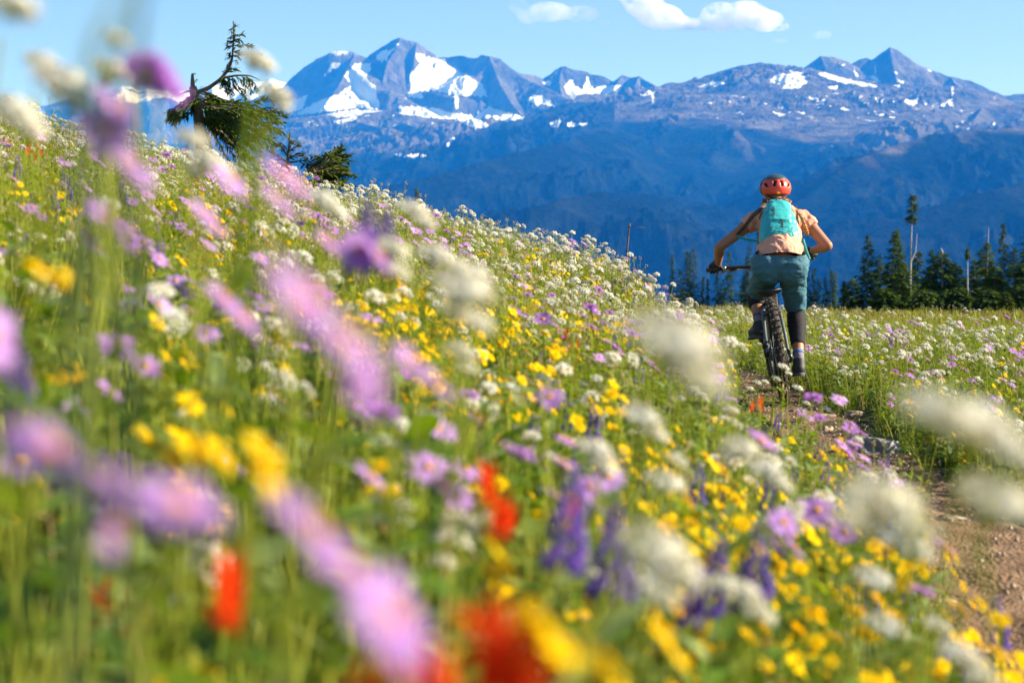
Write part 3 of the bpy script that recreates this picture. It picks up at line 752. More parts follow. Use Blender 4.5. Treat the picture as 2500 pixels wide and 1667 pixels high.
def v_grass(h, n=16, m=GRASS, spread=0.05):
    mb = MB()
    for i in range(n):
        q = U_(0, 6.28); r0 = U_(0, spread); L = h * U_(0.5, 1.1)
        mb.leaf((r0 * math.cos(q), r0 * math.sin(q), 0), (math.cos(q) * U_(0.05, 0.5), math.sin(q) * U_(0.05, 0.5), 1), (math.cos(q), math.sin(q), 0.2), L, U_(0.003, 0.0055), -U_(0.05, 0.45), 4, m if U_() > 0.12 else STRAW, shape=lambda t: 1 - 0.75 * t)
    return mb.mesh("grass_tuft", PM)
def v_leafy(h, n=16, m=LEAF, L=0.07):
    mb = MB()
    for i in range(n):
        q = U_(0, 6.28); z = U_(0.0, 1) ** 0.8 * h; r0 = U_(0, 0.05)
        mb.leaf((r0 * math.cos(q), r0 * math.sin(q), z), (math.cos(q), math.sin(q), U_(-0.1, 0.9)), (U_(-0.3, 0.3), U_(-0.3, 0.3), 1), L * U_(0.5, 1.2), L * U_(0.25, 0.45), U_(0.1, 0.6), 3, m, fold=0.2)
    for k in range(4):
        mb.tube([(U_(-0.03, 0.03), U_(-0.03, 0.03), 0), (U_(-0.05, 0.05), U_(-0.05, 0.05), h)], 0.0015, 3, m=STEM)
    return mb.mesh("leafy_plant", PM)
def v_stems(h):
    mb = MB()
    for i in range(7):
        q = U_(0, 6.28); p0 = np.array([U_(-0.08, 0.08), U_(-0.08, 0.08), 0]); H_ = h * U_(0.6, 1.1); top = p0 + [U_(-0.05, 0.06), U_(-0.04, 0.04), H_]
        mb.tube([p0, (p0 + top) / 2 + [U_(-0.01, 0.01), 0, 0], top], [0.0022, 0.0018, 0.0010], 3, m=STEM)
        for k in range(4):
            t = U_(0.3, 0.95); b = p0 + (top - p0) * t; a = U_(0, 6.28)
            mb.leaf(b, (math.cos(a), math.sin(a), 0.8), (0, 0, 1), U_(0.03, 0.06), 0.012, 0.3, 2, GRASS, fold=0.2)
        if U_() < 0.5:
            for k in range(7): mb.blob(top + U_(-0.012, 0.012, 3), 0.0035, 0.0035, 0.005, BUD)
    return mb.mesh("flower_stems", PM)
def v_heath(h):
    mb = MB()
    for i in range(26):
        q = U_(0, 6.28); d = np.array([math.cos(q) * U_(0.1, 0.8), math.sin(q) * U_(0.1, 0.8), 1])
        p0 = np.array([U_(-0.06, 0.06), U_(-0.06, 0.06), 0]); L = h * U_(0.5, 1)
        for k in range(4):
            mb.leaf(p0 + d * L * k / 5, d + U_(-0.5, 0.5, 3), (0, 0, 1), L * 0.35, L * 0.10, 0.1, 1, HEATH if U_() > 0.25 else GRASS)
    return mb.mesh("heath_clump", PM)

VAR = dict(
    white=[v_white(U_(0.27, 0.46)) for i in range(9)],
    daisy=[v_daisy(U_(0.24, 0.38)) for i in range(7)],
    yellow=[v_yellow(U_(0.18, 0.34)) for i in range(8)],
    lupine=[v_lupine(U_(0.18, 0.28)) for i in range(6)],
    red=[v_red(U_(0.2, 0.33)) for i in range(4)],
    seed=[v_seed(U_(0.25, 0.42)) for i in range(4)],
    grass=[v_grass(U_(0.14, 0.34)) for i in range(8)] + [v_grass(0.28, 14, STRAW)],
    leafy=[v_leafy(U_(0.08, 0.24), 20, LEAF if i % 3 else LEAF2, U_(0.05, 0.085)) for i in range(8)],
    stems=[v_stems(U_(0.24, 0.40)) for i in range(6)],
    heath=[v_heath(U_(0.12, 0.22)) for i in range(5)],
)

# ------------------------------------------------------------------ where they grow
def in_view(x, y, z, mx=160, my=200):
    u, v = proj(x, y, z)
    return (u > -mx) & (u < 2500 + mx) & (v > -my) & (v < 1667 + my)
def off_trail(x, y, pad=0.0):
    t = trail_x(y) - x
    hl = 0.23 + 0.07 * fbm(y * 0.9, y * 0.0 + 3, 3, 21) + pad
    return (np.abs(t) > hl)
def scatter(y0, y1, dens, fn=None, hgt=0.4, xr=(-0.30, 0.30), pad=0.02):
    """points (x, y, z) over the seen wedge of ground; dens per square metre, thinned by fn(x, y, t)"""
    el, er = 0.4, 1.9        # some metres more to either side than the photograph shows
    area = (xr[1] - xr[0]) * (y1 * y1 - y0 * y0) / 2 + (el + er) * (y1 - y0)
    n = int(area * dens * 1.25)
    y = U_(y0, y1, n); x = U_(0, 1, n)
    wid = (xr[1] - xr[0]) * y + el + er; kp_ = U_(0, 1, n) < wid / ((xr[1] - xr[0]) * y1 + el + er)
    y, x, wid = y[kp_], x[kp_], wid[kp_]
    m_ = min(len(y), int(area * dens)); y, x, wid = y[:m_], x[:m_], wid[:m_]; n = m_
    x = xr[0] * y - el + x * wid
    t = trail_x(y) - x
    p = np.ones(n) if fn is None else fn(x, y, t)
    keep = (U_(0, 1, n) < p) & off_trail(x, y, pad)
    x, y = x[keep], y[keep]
    z = ground_z(x, y) - 0.01
    return np.stack([x, y, z], -1)

def sight(pts, h, lenient=0.04):
    """the trodden ground beside the trail carries only low growth: how tall a plant of height h may stand here, as a scale"""
    u, v0 = proj(pts[:, 0], pts[:, 1], pts[:, 2])
    Y = pts[:, 1]
    lim = np.full(len(pts), -500.0)
    lim = np.where((u > 1840) & (u < 2150) & (Y < 12.8), 1090, lim)
    lim = np.where((u > 1760) & (u <= 1840) & (Y < 13.6), 1000, lim)
    lim = np.where((u > 2240) & (Y < 7.6), 1500 + (u - 2240) * 0.9, lim)
    lim = np.where((u > 2150) & (u <= 2240) & (Y < 7.0), 1290, lim)
    lim = np.where((u > 1700) & (u < 2010) & (Y >= 13.6) & (Y < 40), 700, lim)
    lim = np.where((u > 1800) & (u < 2010) & (Y >= 12.8) & (Y < 13.9), 960, lim)
    lim = np.where((u >= 2010) & (Y >= 12.8) & (Y < 50), 752, lim)
    lim = np.where((u >= 2100) & (Y >= 17) & (Y < 27), 780, lim)
    lim = np.where((Y < 2.6) & (u < 1500), np.maximum(lim, 560 + 150 * (u > 500) + 160 * (u > 1000)), lim)
    top = proj(pts[:, 0], pts[:, 1], pts[:, 2] + h)[1]
    allow = np.clip((v0 - lim) / np.maximum(v0 - top, 1e-6), 0, 1)
    allow = np.where(rng.random(len(pts)) < lenient, 1.0, allow)
    return allow
SRC = {}
def source_collection(key):
    if key not in SRC:
        c = bpy.data.collections.new(key + "_kinds")
        for i, me in enumerate(VAR[key]):
            c.objects.link(bpy.data.objects.new("%s_kind_%02d" % (key, i), me))
        SRC[key] = c
    return SRC[key]

HGT = dict(white=0.42, yellow=0.30, lupine=0.32, daisy=0.34, red=0.28, seed=0.36, grass=0.30, leafy=0.22, heath=0.18, stems=0.36)
def instancer(name, pts, key, smin, smax, tilt=0.12, rotr=math.pi, label="", lean=0.05):
    al = sight(pts, HGT[key] * smax, 0.02)
    minal = 0.10 if key in ("grass", "leafy", "heath") else 0.62
    pts = pts[al > minal]; al = np.maximum(al[al > minal], 0.2); al = np.where(al > 0.98, 1, al)
    n = len(pts)
    me = bpy.data.meshes.new(name)
    me.vertices.add(n); me.vertices.foreach_set("co", pts.astype(np.float32).ravel())
    at = me.attributes.new("kidx", 'INT', 'POINT'); at.data.foreach_set("value", rng.integers(0, len(VAR[key]), n).astype(np.int32))
    rv = np.stack([U_(-tilt, tilt, n), U_(-tilt, tilt, n) + lean, U_(-rotr, rotr, n)], -1).astype(np.float32)
    at = me.attributes.new("krot", 'FLOAT_VECTOR', 'POINT'); at.data.foreach_set("vector", rv.ravel())
    at = me.attributes.new("kscl", 'FLOAT', 'POINT'); at.data.foreach_set("value", (U_(smin, smax, n) * al).astype(np.float32))
    o = obj(name, me)
    g = bpy.data.node_groups.new(name, 'GeometryNodeTree')
    g.interface.new_socket("Geometry", in_out='INPUT', socket_type='NodeSocketGeometry')
    g.interface.new_socket("Geometry", in_out='OUTPUT', socket_type='NodeSocketGeometry')
    gi = g.nodes.new('NodeGroupInput'); go = g.nodes.new('NodeGroupOutput')
    ip = g.nodes.new('GeometryNodeInstanceOnPoints'); ci = g.nodes.new('GeometryNodeCollectionInfo')
    ci.inputs[0].default_value = source_collection(key); ci.inputs["Separate Children"].default_value = True; ci.inputs["Reset Children"].default_value = True
    ip.inputs["Pick Instance"].default_value = True
    def na(nm, ty):
        k = g.nodes.new('GeometryNodeInputNamedAttribute'); k.data_type = ty; k.inputs["Name"].default_value = nm
        return k.outputs["Attribute"]
    L = g.links
    L.new(gi.outputs[0], ip.inputs["Points"]); L.new(ci.outputs[0], ip.inputs["Instance"])
    L.new(na("kidx", 'INT'), ip.inputs["Instance Index"]); L.new(na("krot", 'FLOAT_VECTOR'), ip.inputs["Rotation"]); L.new(na("kscl", 'FLOAT'), ip.inputs["Scale"])
    L.new(ip.outputs[0], go.inputs[0])
    md = o.modifiers.new("growth", 'NODES'); md.node_group = g
    tag(o, label, None, kind="stuff")
    return o

def clump(x, y, sc, seed, lo=-0.1, hi=0.35): return sstep(lo, hi, fbm(x * sc, y * sc, 2, seed))
# ground cover: uncountable
near = scatter(0.35, 9, 150, lambda x, y, t: np.where(t > 0, 1.0, 0.55), 0.3)
farg = scatter(9, 21, 85, lambda x, y, t: 0.9 + 0 * x, 0.3)
farr = scatter(21, 46, 40, lambda x, y, t: np.where(t < 0.2, 0.7 * sstep(34, 25, y), 0.35), 0.3)
instancer("grass", np.vstack([near[::2], farg[::2], farr]), "grass", 0.6, 1.15, label="thin green and straw coloured grass all over the meadow")
leafpts = np.vstack([near[1::2], farg[1::2], scatter(0.4, 6, 60, lambda x, y, t: (t > 0) * 1.0, 0.3)])
instancer("leafy_undergrowth", leafpts, "leafy", 0.6, 1.2, label="dense green leaves under the meadow flowers")
instancer("broad_leaved_growth", np.vstack([scatter(0.6, 5.5, 120, lambda x, y, t: sstep(0.06, -0.08, x / y) * clump(x, y, 1.1, 61, -0.7, 0.1), 0.3)]), "leafy", 1.1, 1.6, label="deep green broad leaves filling the near left slope")
instancer("tall_stems", np.vstack([scatter(5, 20, 26, lambda x, y, t: np.where(t > 0.1, 1.0, 0.35), 0.3), scatter(20, 30, 16, None, 0.3), scatter(2.5, 5, 6, None, 0.3)]), "stems", 0.8, 1.15, label="bright yellow green stems standing between the flowers")
hp = scatter(20, 62, 24, lambda x, y, t: sstep(26, 32, y) * (0.4 + clump(x, y, 0.25, 44, -0.5, 0.2)) + 0.05, 0.2, xr=(0.02, 0.30))
instancer("heath", hp, "heath", 1.0, 2.1, label="brown heath and low grass in front of the firs")

KINDS = {
 # key: (name, category, group, individuals, scatter)
 'white': ("white_flower", "white flowers on the meadow", 300, np.vstack([
     scatter(2.0, 8, 16, lambda x, y, t: np.where(t > 0.4, clump(x, y, 0.9, 201, -0.5, 0.3), 0.25), 0.45),
     scatter(8, 19, 50, lambda x, y, t: np.where(t > 0.2, np.clip(0.25 + 0.09 * (y - 8) , 0, 1) * (0.35 + 0.65 * clump(x, y, 0.7, 202, -0.5, 0.3)), 0.32), 0.45),
     scatter(19, 32, 15, lambda x, y, t: np.where(t < 0.0, clump(x, y, 0.3, 203, -0.6, 0.4) * sstep(33, 24, y), 0.3), 0.45)]), (0.6, 1.1)),
 'yellow': ("yellow_flower", "yellow flowers on the meadow", 300, np.vstack([
     scatter(1.6, 10, 85, lambda x, y, t: np.where(t > 0, clump(x, y, 0.7, 211, -0.45, 0.3) * np.where(t < 1.9, 1, 0.30), 0.12), 0.3),
     scatter(10, 19, 30, lambda x, y, t: clump(x, y, 0.6, 212, -0.1, 0.4) * np.where(t > 0, 1, 0.3), 0.3)]), (0.65, 1.1)),
 'lupine': ("purple_lupine", "purple lupines on the meadow", 220, np.vstack([
     scatter(2.0, 14, 24, lambda x, y, t: clump(x, y, 0.55, 221, -0.1, 0.4) * np.where(t > 0, 1, 0.12), 0.35),
     scatter(14, 26, 3, lambda x, y, t: clump(x, y, 0.4, 222, 0.0, 0.5), 0.35)]), (0.8, 1.2)),
 'daisy': ("purple_daisy", "purple daisies on the meadow", 200, np.vstack([
     scatter(1.6, 11, 22, lambda x, y, t: clump(x, y, 0.8, 231, -0.1, 0.4) * np.where(t > 0, 1, 0.2), 0.32),
     scatter(11, 20, 8, lambda x, y, t: clump(x, y, 0.5, 232, -0.1, 0.4), 0.32)]), (0.85, 1.2)),
 'red': ("red_paintbrush", "red paintbrush flowers on the meadow", 60, scatter(1.5, 14, 2.5, lambda x, y, t: clump(x, y, 0.6, 241, 0.05, 0.5) * (t > 0.3), 0.3), (0.8, 1.2)),
 'seed': ("withered_flower", "withered brown flower heads", 90, scatter(1.2, 16, 5, lambda x, y, t: clump(x, y, 0.7, 251, -0.1, 0.5), 0.35), (0.8, 1.2)),
}
LOOK = dict(white="white flower cluster", yellow="yellow flower", lupine="violet lupine spike",
            daisy="lilac daisy", red="scarlet paintbrush flower", seed="rusty withered flower")
PLACED = []
for key, (nm, grp, cnt, pts, sc) in KINDS.items():
    al = sight(pts, HGT[key], 0.05); pts = pts[al > 0.66]
    d = np.linalg.norm(pts, axis=1)
    u, v = proj(pts[:, 0], pts[:, 1], pts[:, 2] + 0.3)
    vis = (u > 10) & (u < 2490) & (v > 10) & (v < 1650)
    order = np.argsort(np.where(vis, d, d + 1000))
    ind = order[:min(cnt, int(vis.sum()))]; rest = order[len(ind):]
    for i in ind:
        x, y, z = pts[i]
        o = obj(nm, VAR[key][int(rng.integers(0, len(VAR[key])))])
        o.location = (x, y, z); o.rotation_euler = (U_(-0.1, 0.1), U_(-0.08, 0.2), U_(-1.0, 1.0)); s = U_(*sc); o.scale = (s, s, s)
        hu, hv = proj(x, y, z + HGT[key] * s * 0.92); PLACED.append((o, key, hu, hv, grp))
    if len(rest):
        instancer("meadow_of_%ss" % nm, pts[rest], key, sc[0], sc[1], rotr=1.0, label="mass of small " + LOOK[key].split(" with")[0] + "s across the meadow")

# each single flower is told apart by where it stands next to something one can find
MARKS = [("the crooked fir",540,250),("the low fir shrub",810,410),("the marker pole",1535,590),("the rear wheel",1900,870),("the cyclist's left hand",1742,665),("the pale grey trail rock",2130,1095),
 ("the dead white trunk",2362,700),("the tallest tree",2221,700),("the pointed fir",2117,730),("the huge lilac daisy left of centre",800,780),("the huge lilac daisy at lower left",170,1130),
 ("the round lilac daisy at lower left",425,1235),("the huge lilac daisy at the bottom",850,1380),("the scarlet flowers at the bottom edge",1150,1590),("the small scarlet flower at lower left",555,1410),
 ("the yellow cluster at lower left",470,1105),("the two stacked yellow flowers",648,1135),("the yellow pair at the left edge",130,680),("the big white dome by the wheel",1660,870),
 ("the big white cluster at the right edge",2340,1050),("the big white cluster by the trail",2150,1240),("the white dome in mid slope",1130,740),("the violet spike left of centre",890,555),
 ("the blurred violet lupine in mid slope",1375,1230),("the deep violet lupine near the bottom",1490,1310),("the creamy head near the bottom",1605,1380),("the lone lilac daisy",1912,1275),
 ("the crisp white head by the trail",2130,1415),("the white arc shaped head",1880,1155),("the oval white head",1570,1025),("the two lilac daisies in mid left",570,750),("the lilac daisy at the left edge",0,810),
 ("the magenta daisy",365,185),("the orange centred daisy",262,318),("the lilac daisy before the fir shrub",700,440),("the upper scarlet flower",1195,1160),("the blue lupine near the bottom",1725,1370),
 ("the bottom right corner",2480,1650),("the bottom left corner",20,1650),("the right end of the meadow's edge",2490,770),("the cyclist's right foot",1955,920),("the small violet daisy in lower mid slope",905,1160),
 ("the white head at the trail edge",2285,1530),("the long stemmed pale head",1060,625),("the pale lilac pair in the left slope",265,560)]
ORD = ["nearest", "second", "third", "fourth", "fifth", "sixth", "seventh", "eighth", "ninth", "tenth", "eleventh", "twelfth", "thirteenth", "fourteenth", "fifteenth", "sixteenth", "seventeenth", "eighteenth", "nineteenth", "twentieth"]
ORD += ["twenty " + w for w in ORD[:9]]; ORD[20] = "twenty first"; ORD += ["thirtieth"] + ["thirty " + w for w in ["first"] + ORD[1:9]] + ["fortieth"] + ["forty " + w for w in ["first"] + ORD[1:9]] + ["fiftieth"] + ["fifty " + w for w in ["first"] + ORD[1:9]]
cells = {}
for rec in PLACED:
    o, key, hu, hv, grp = rec
    mk = min(MARKS, key=lambda m: math.hypot(m[1] - hu, m[2] - hv)); dx, dy = hu - mk[1], hv - mk[2]
    a = math.degrees(math.atan2(-dy, dx)) % 360; dr = ["right of", "above right of", "above", "above left of", "left of", "below left of", "below", "below right of"][int(((a + 22.5) % 360) // 45)]
    cells.setdefault((key, mk[0], dr), []).append((math.hypot(dx, dy), o, grp))
for (key, mk, dr), lst in cells.items():
    lst.sort(key=lambda r: r[0])
    for i, (_, o, grp) in enumerate(lst):
        rank = "only one" if len(lst) == 1 else ORD[min(i, len(ORD) - 1)]
        tag(o, "%s, %s %s %s" % (LOOK[key], rank, dr, mk), "flower", grp)
# ------------------------------------------------------------------ the large plants close to the lens
def hero_head(kind, sc, n):
    mb = MB()
    if kind == 'white': h_white(mb, (0, 0, 0), n, 0.0195 * sc, 74, True, 0.5)
    elif kind == 'daisy': h_daisy(mb, (0, 0, 0), n, 0.0175 * sc, 24, ORANGE, PURPLE, 0.15, True)
    elif kind == 'yellow': h_daisy(mb, (0, 0, 0), n, 0.017 * sc, 12, YCEN, YELLOW, 0.15, True, 0.22)
    elif kind == 'lupine': h_lupine(mb, (0, 0, -0.05 * sc), n, 0.072 * sc, 46, True)
    elif kind == 'red': h_brush(mb, (0, 0, -0.03 * sc), n, 0.045 * sc, 30)
    return mb.mesh("flower_head", PM)
LEAF_MESH = []
for i in range(4):
    mb = MB(); mb.leaf((0, 0, 0), (1, 0, 0.5), (0, 0, 1), 0.10, 0.032, 0.4, 5, LEAF, fold=0.25)
    LEAF_MESH.append(mb.mesh("leaf", PM))
HERO_NAME = dict(white="white_flower", daisy="purple_daisy", yellow="yellow_flower", lupine="purple_lupine", red="red_paintbrush")
HERO_MESH = {}
def hero(kind, label, heads, group="large blurred flowers close to the lens", lean=None):
    """heads: list of (u, v, Y, size[, normal])"""
    hp = [P(h[0], h[1], h[2]) for h in heads]
    p0 = hp[0]
    fx = p0.x + (lean if lean is not None else U_(-0.10, 0.02)); fy = p0.y + U_(-0.02, 0.08)
    gz = float(ground_z(fx, fy)) - 0.01
    if len(label.split()) > 16: raise ValueError(label)
    root = empty(HERO_NAME[kind], (fx, fy, gz))
    tag(root, label, "flower", group)
    rp = Vector((fx, fy, gz))
    for i, (h, p) in enumerate(zip(heads, hp)):
        if len(h) > 4: n = h[4]
        elif kind in ('daisy', 'yellow'): n = (0.72 + U_(-0.1, 0.1), -0.13 + U_(-0.12, 0.1), 0.66)
        elif kind == 'white': n = (0.35, -0.15, 0.9)
        else: n = (U_(-0.1, 0.25), U_(-0.1, 0.1), 1)
        key = (kind, i % 3, round(h[3], 1), tuple(round(float(a), 1) for a in n))
        if key not in HERO_MESH: HERO_MESH[key] = hero_head(kind, h[3], n)
        ho = obj("flower_head", HERO_MESH[key], root); ho.location = p - rp
        loc = np.array(p - rp)
        mb = MB()
        nn = np.array(n, float); nn /= np.linalg.norm(nn)
        if i == 0:
            main = np.stack([loc * np.array([t ** 1.8, t ** 1.8, t]) - (nn * 0.02 * t if t == 1 else 0) for t in np.linspace(0, 1, 8)])
            mb.tube(main, np.linspace(0.0024, 0.0015, 8), 6, m=STEM)
            obj("stem", mb.mesh("stem", PM), root)
            for k in range(4):
                t = 0.15 + 0.16 * k + U_(0, 0.08); q = loc * np.array([t ** 1.8, t ** 1.8, t])
                lo = obj("leaf", LEAF_MESH[k % 4], root); lo.location = q; lo.rotation_euler = (U_(-0.4, 0.4), U_(-0.3, 0.3), U_(0, 6.28)); s = U_(0.7, 1.3) * (1.2 - 0.6 * t); lo.scale = (s, s, s)
        else:
            st = main[5] * 0.6 + main[6] * 0.4
            mb.tube([st, (st + loc) / 2 + np.array([0, 0, -0.012]), loc - nn * 0.01], 0.0014, 5, m=STEM)
            obj("side_stem", mb.mesh("side_stem", PM), root)
    return root
GB = "large blurred flowers close to the lens"
# lilac daisies
hero('daisy', "huge blurred lilac daisy right of the picture's left third, its disc tilted up", [(745, 735, 0.74, 1.15), (845, 830, 0.72, 1.05), (895, 915, 0.74, 0.8, (0.9, -0.3, 0.2))])
hero('daisy', "huge blurred lilac daisy at the lower left, above the red flower tips", [(120, 1100, 0.76, 1.1, (0.5, -0.25, 0.8)), (230, 1180, 0.74, 0.95, (0.55, -0.2, 0.75)), (278, 1285, 0.8, 0.7, (0.95, -0.2, -0.1))])
hero('daisy', "round blurred lilac daisy beside the huge one at the lower left", [(430, 1230, 0.76, 1.1, (0.25, -0.35, 0.85)), (340, 1210, 0.78, 0.8)])
hero('daisy', "huge blurred lilac daisy at the bottom, left of the middle", [(765, 1285, 0.74, 1.1), (855, 1390, 0.72, 0.95), (950, 1500, 0.70, 1.1, (0.7, -0.35, 0.5))])
hero('daisy', "blurred magenta daisy seen from below against the sky at the top left", [(365, 180, 1.5, 1.3, (0.3, 0.6, 0.7)), (410, 205, 1.52, 1.0, (0.5, 0.5, 0.6))])
hero('daisy', "blurred lilac daisy under the magenta one at the upper left", [(285, 255, 1.3, 1.0), (230, 290, 1.32, 0.8, (-0.2, 0.3, 0.9))])
hero('daisy', "lilac daisy whose orange centre faces the lens at the upper left", [(262, 318, 1.3, 0.85, (0.1, -0.9, 0.45))])
hero('daisy', "row of lilac petals below the orange centred daisy at upper left", [(240, 350, 1.35, 0.9), (320, 395, 1.35, 1.15), (345, 430, 1.4, 0.8)])
hero('daisy', "blurred lilac daisy in front of the low fir shrub", [(690, 425, 1.5, 1.2), (730, 452, 1.52, 0.8), (672, 480, 1.6, 0.8)])
hero('daisy', "dark lilac daisy left of the one in front of the low fir shrub", [(562, 438, 1.8, 1.15), (700, 505, 1.8, 0.8)])
hero('daisy', "pale lilac daisy pair in the left slope, upper of the two", [(262, 530, 1.9, 1.3), (225, 580, 1.9, 0.8)])
hero('daisy', "pale lilac daisy pair in the left slope, lower of the two", [(305, 580, 2.0, 1.1), (330, 560, 2.0, 0.7)])
hero('daisy', "pale lilac daisy between the two blurred clumps left of the middle", [(500, 520, 1.9, 1.0), (525, 550, 1.9, 1.0)])
hero('daisy', "two lilac daisies in front of the green slope, left of the huge one", [(545, 725, 1.55, 1.0), (595, 775, 1.5, 1.0)])
hero('daisy', "lilac daisy just right of the huge one in the middle left", [(1000, 880, 1.35, 0.9), (1065, 930, 1.35, 0.9)])
hero('daisy', "lilac daisy with a pale centre under the violet spike", [(870, 610, 1.7, 1.0, (0.3, -0.8, 0.5)), (925, 625, 1.7, 1.0), (800, 585, 1.8, 0.8)])
hero('daisy', "small violet daisy in the middle of the lower left slope", [(905, 1160, 2.1, 1.1)])
hero('daisy', "lone lilac daisy above the blue lupines near the bottom", [(1912, 1275, 2.6, 1.2, (0.3, -0.7, 0.6))])
hero('daisy', "lilac daisy pair left of the big white head by the trail", [(1900, 1330, 2.6, 1.0), (1940, 1335, 2.6, 1.1)])
hero('daisy', "lilac daisy half cut by the left edge of the picture", [(-25, 820, 1.2, 1.2, (0.8, -0.5, 0.3))])
# white heads
hero('white', "big blurred white flower dome left of the cyclist's wheel", [(1640, 840, 0.98, 1.25), (1700, 930, 1.0, 0.8)])
hero('white', "big blurred white flower cluster at the right edge, above the trail", [(2290, 1020, 0.95, 1.0), (2380, 1050, 0.98, 1.15), (2450, 1100, 1.0, 0.8)])
hero('white', "big blurred white flower cluster left of the lower trail", [(2150, 1235, 1.1, 1.3), (2085, 1280, 1.15, 0.8), (2220, 1290, 1.12, 0.8)])
hero('white', "blurred white flower head at the right edge over the lower trail", [(2430, 1230, 1.15, 1.2)])
hero('white', "blurred white dome in the middle of the slope", [(1130, 710, 1.45, 1.2), (1110, 760, 1.5, 0.8), (1160, 790, 1.5, 0.7)])
hero('white', "pale blurred head with a long green stem above the middle", [(1060, 625, 2.2, 1.1), (1120, 655, 2.2, 0.8), (1165, 668, 2.25, 0.8)])
hero('white', "white head standing out against the blue mountain, left of the middle", [(1008, 515, 2.6, 1.0), (1035, 545, 2.4, 0.8)])
hero('white', "narrow white head beside the violet spike", [(958, 610, 2.0, 0.9), (965, 665, 2.0, 0.8)])
hero('white', "white flower head under the blurred dome in the middle", [(1120, 860, 2.4, 1.0), (1140, 900, 2.4, 0.7)])
hero('white', "large creamy head at the bottom right of the middle", [(1590, 1340, 1.3, 1.2), (1640, 1400, 1.3, 1.1), (1600, 1450, 1.35, 0.8)])
hero('white', "crisp white head in front of the lower trail bank", [(2130, 1415, 2.3, 1.25)])
hero('white', "curved white cluster above the crisp head by the trail", [(2230, 1345, 2.0, 1.1), (2180, 1325, 2.0, 0.9), (2240, 1290, 2.0, 0.8)])
hero('white', "white head low in the grass, left of the trail's end", [(2160, 1530, 2.3, 1.2)])
hero('white', "small white head next to the trail near the bottom right", [(2285, 1530, 2.5, 1.0)])
hero('white', "white cluster at the bottom edge on the trail side", [(2340, 1600, 1.8, 1.0), (2390, 1650, 1.8, 1.0)])
hero('white', "oval white head left of the cyclist's trail, in the yellow flowers", [(1565, 1020, 2.3, 1.2), (1595, 1060, 2.3, 0.9)])
hero('white', "white arc shaped head in the yellow flowers below the wheel", [(1870, 1150, 2.3, 1.15), (1905, 1185, 2.3, 0.8)])
hero('white', "pale loose cluster left of the arc shaped head", [(1810, 1095, 2.5, 1.2), (1780, 1110, 2.5, 0.8)])
hero('white', "white head in the yellow flowers, middle of the slope", [(1625, 1180, 2.4, 1.2), (1650, 1125, 2.6, 0.8)])
hero('white', "dome of florets right of the violet lupines in the slope's middle", [(1450, 1100, 2.2, 1.1), (1470, 1140, 2.2, 0.9)])
hero('white', "white cluster amid lupines near the bottom right", [(1810, 1450, 1.9, 1.1), (1850, 1500, 1.9, 0.9), (1770, 1430, 1.9, 0.8)])
hero('white', "ragged cream cluster at the top left, reaching up into the sky", [(105, 160, 1.6, 0.8), (145, 205, 1.5, 1.1), (175, 245, 1.5, 0.8)])
hero('white', "soft white bloom at the left edge below the sky", [(25, 270, 1.6, 1.1), (70, 315, 1.6, 0.8)])
hero('white', "small white bloom high at the top left corner", [(30, 18, 1.2, 0.8, (0.3, 0.3, 0.8))])
hero('white', "faint white bloom alone in the sky at the upper left", [(283, 98, 1.5, 0.55)])
hero('white', "yellowish white bloom left of the magenta daisy", [(272, 178, 1.8, 1.0)])
hero('white', "white head in front of the crooked fir's upper trunk", [(622, 148, 2.2, 1.0), (650, 165, 2.2, 0.6)])
hero('white', "white head right of the crooked fir's lower branch", [(672, 232, 2.3, 1.0), (688, 262, 2.3, 0.6)])
hero('white', "tan faded bloom in front of the crooked fir", [(470, 345, 1.7, 0.8)])
hero('white', "white flower row below the crooked fir", [(505, 395, 2.4, 1.1), (475, 420, 2.4, 0.8), (545, 420, 2.4, 0.8)])
hero('white', "white bloom pair beside the low fir shrub's foot", [(785, 490, 2.6, 1.1), (820, 520, 2.6, 0.9)])
# yellow
hero('yellow', "bright yellow flower pair at the left edge", [(100, 662, 1.6, 0.9), (135, 682, 1.6, 0.8), (178, 690, 1.6, 0.9)])
hero('yellow', "cluster of bright yellow flowers above the huge lilac daisy", [(425, 1125, 1.3, 0.75), (470, 1095, 1.3, 0.85), (535, 1105, 1.3, 0.9)])
hero('yellow', "two yellow flowers one above the other at the lower left", [(640, 1100, 1.15, 0.9), (655, 1165, 1.15, 0.9)])
hero('yellow', "large yellow flower at the bottom edge beside the red ones", [(1320, 1520, 0.95, 0.9), (1375, 1580, 0.92, 1.0)])
hero('yellow', "yellow flower at the bottom edge right of the green stem", [(1455, 1600, 1.0, 0.9), (1490, 1650, 1.0, 0.9)])
hero('yellow', "yellow flower chain above the red flowers", [(1220, 1345, 1.7, 1.1), (1235, 1390, 1.7, 1.0), (1205, 1400, 1.7, 0.9)])
hero('yellow', "yellow flower pair under the creamy white head", [(1615, 1540, 1.5, 1.0), (1655, 1600, 1.5, 0.9)])
hero('yellow', "yellow flower hanging over the lower trail", [(2325, 1350, 3.2, 1.2)], lean=-0.15)
hero('yellow', "yellow flower on the trail side near the right edge", [(2400, 1475, 3.0, 1.2)], lean=-0.22)
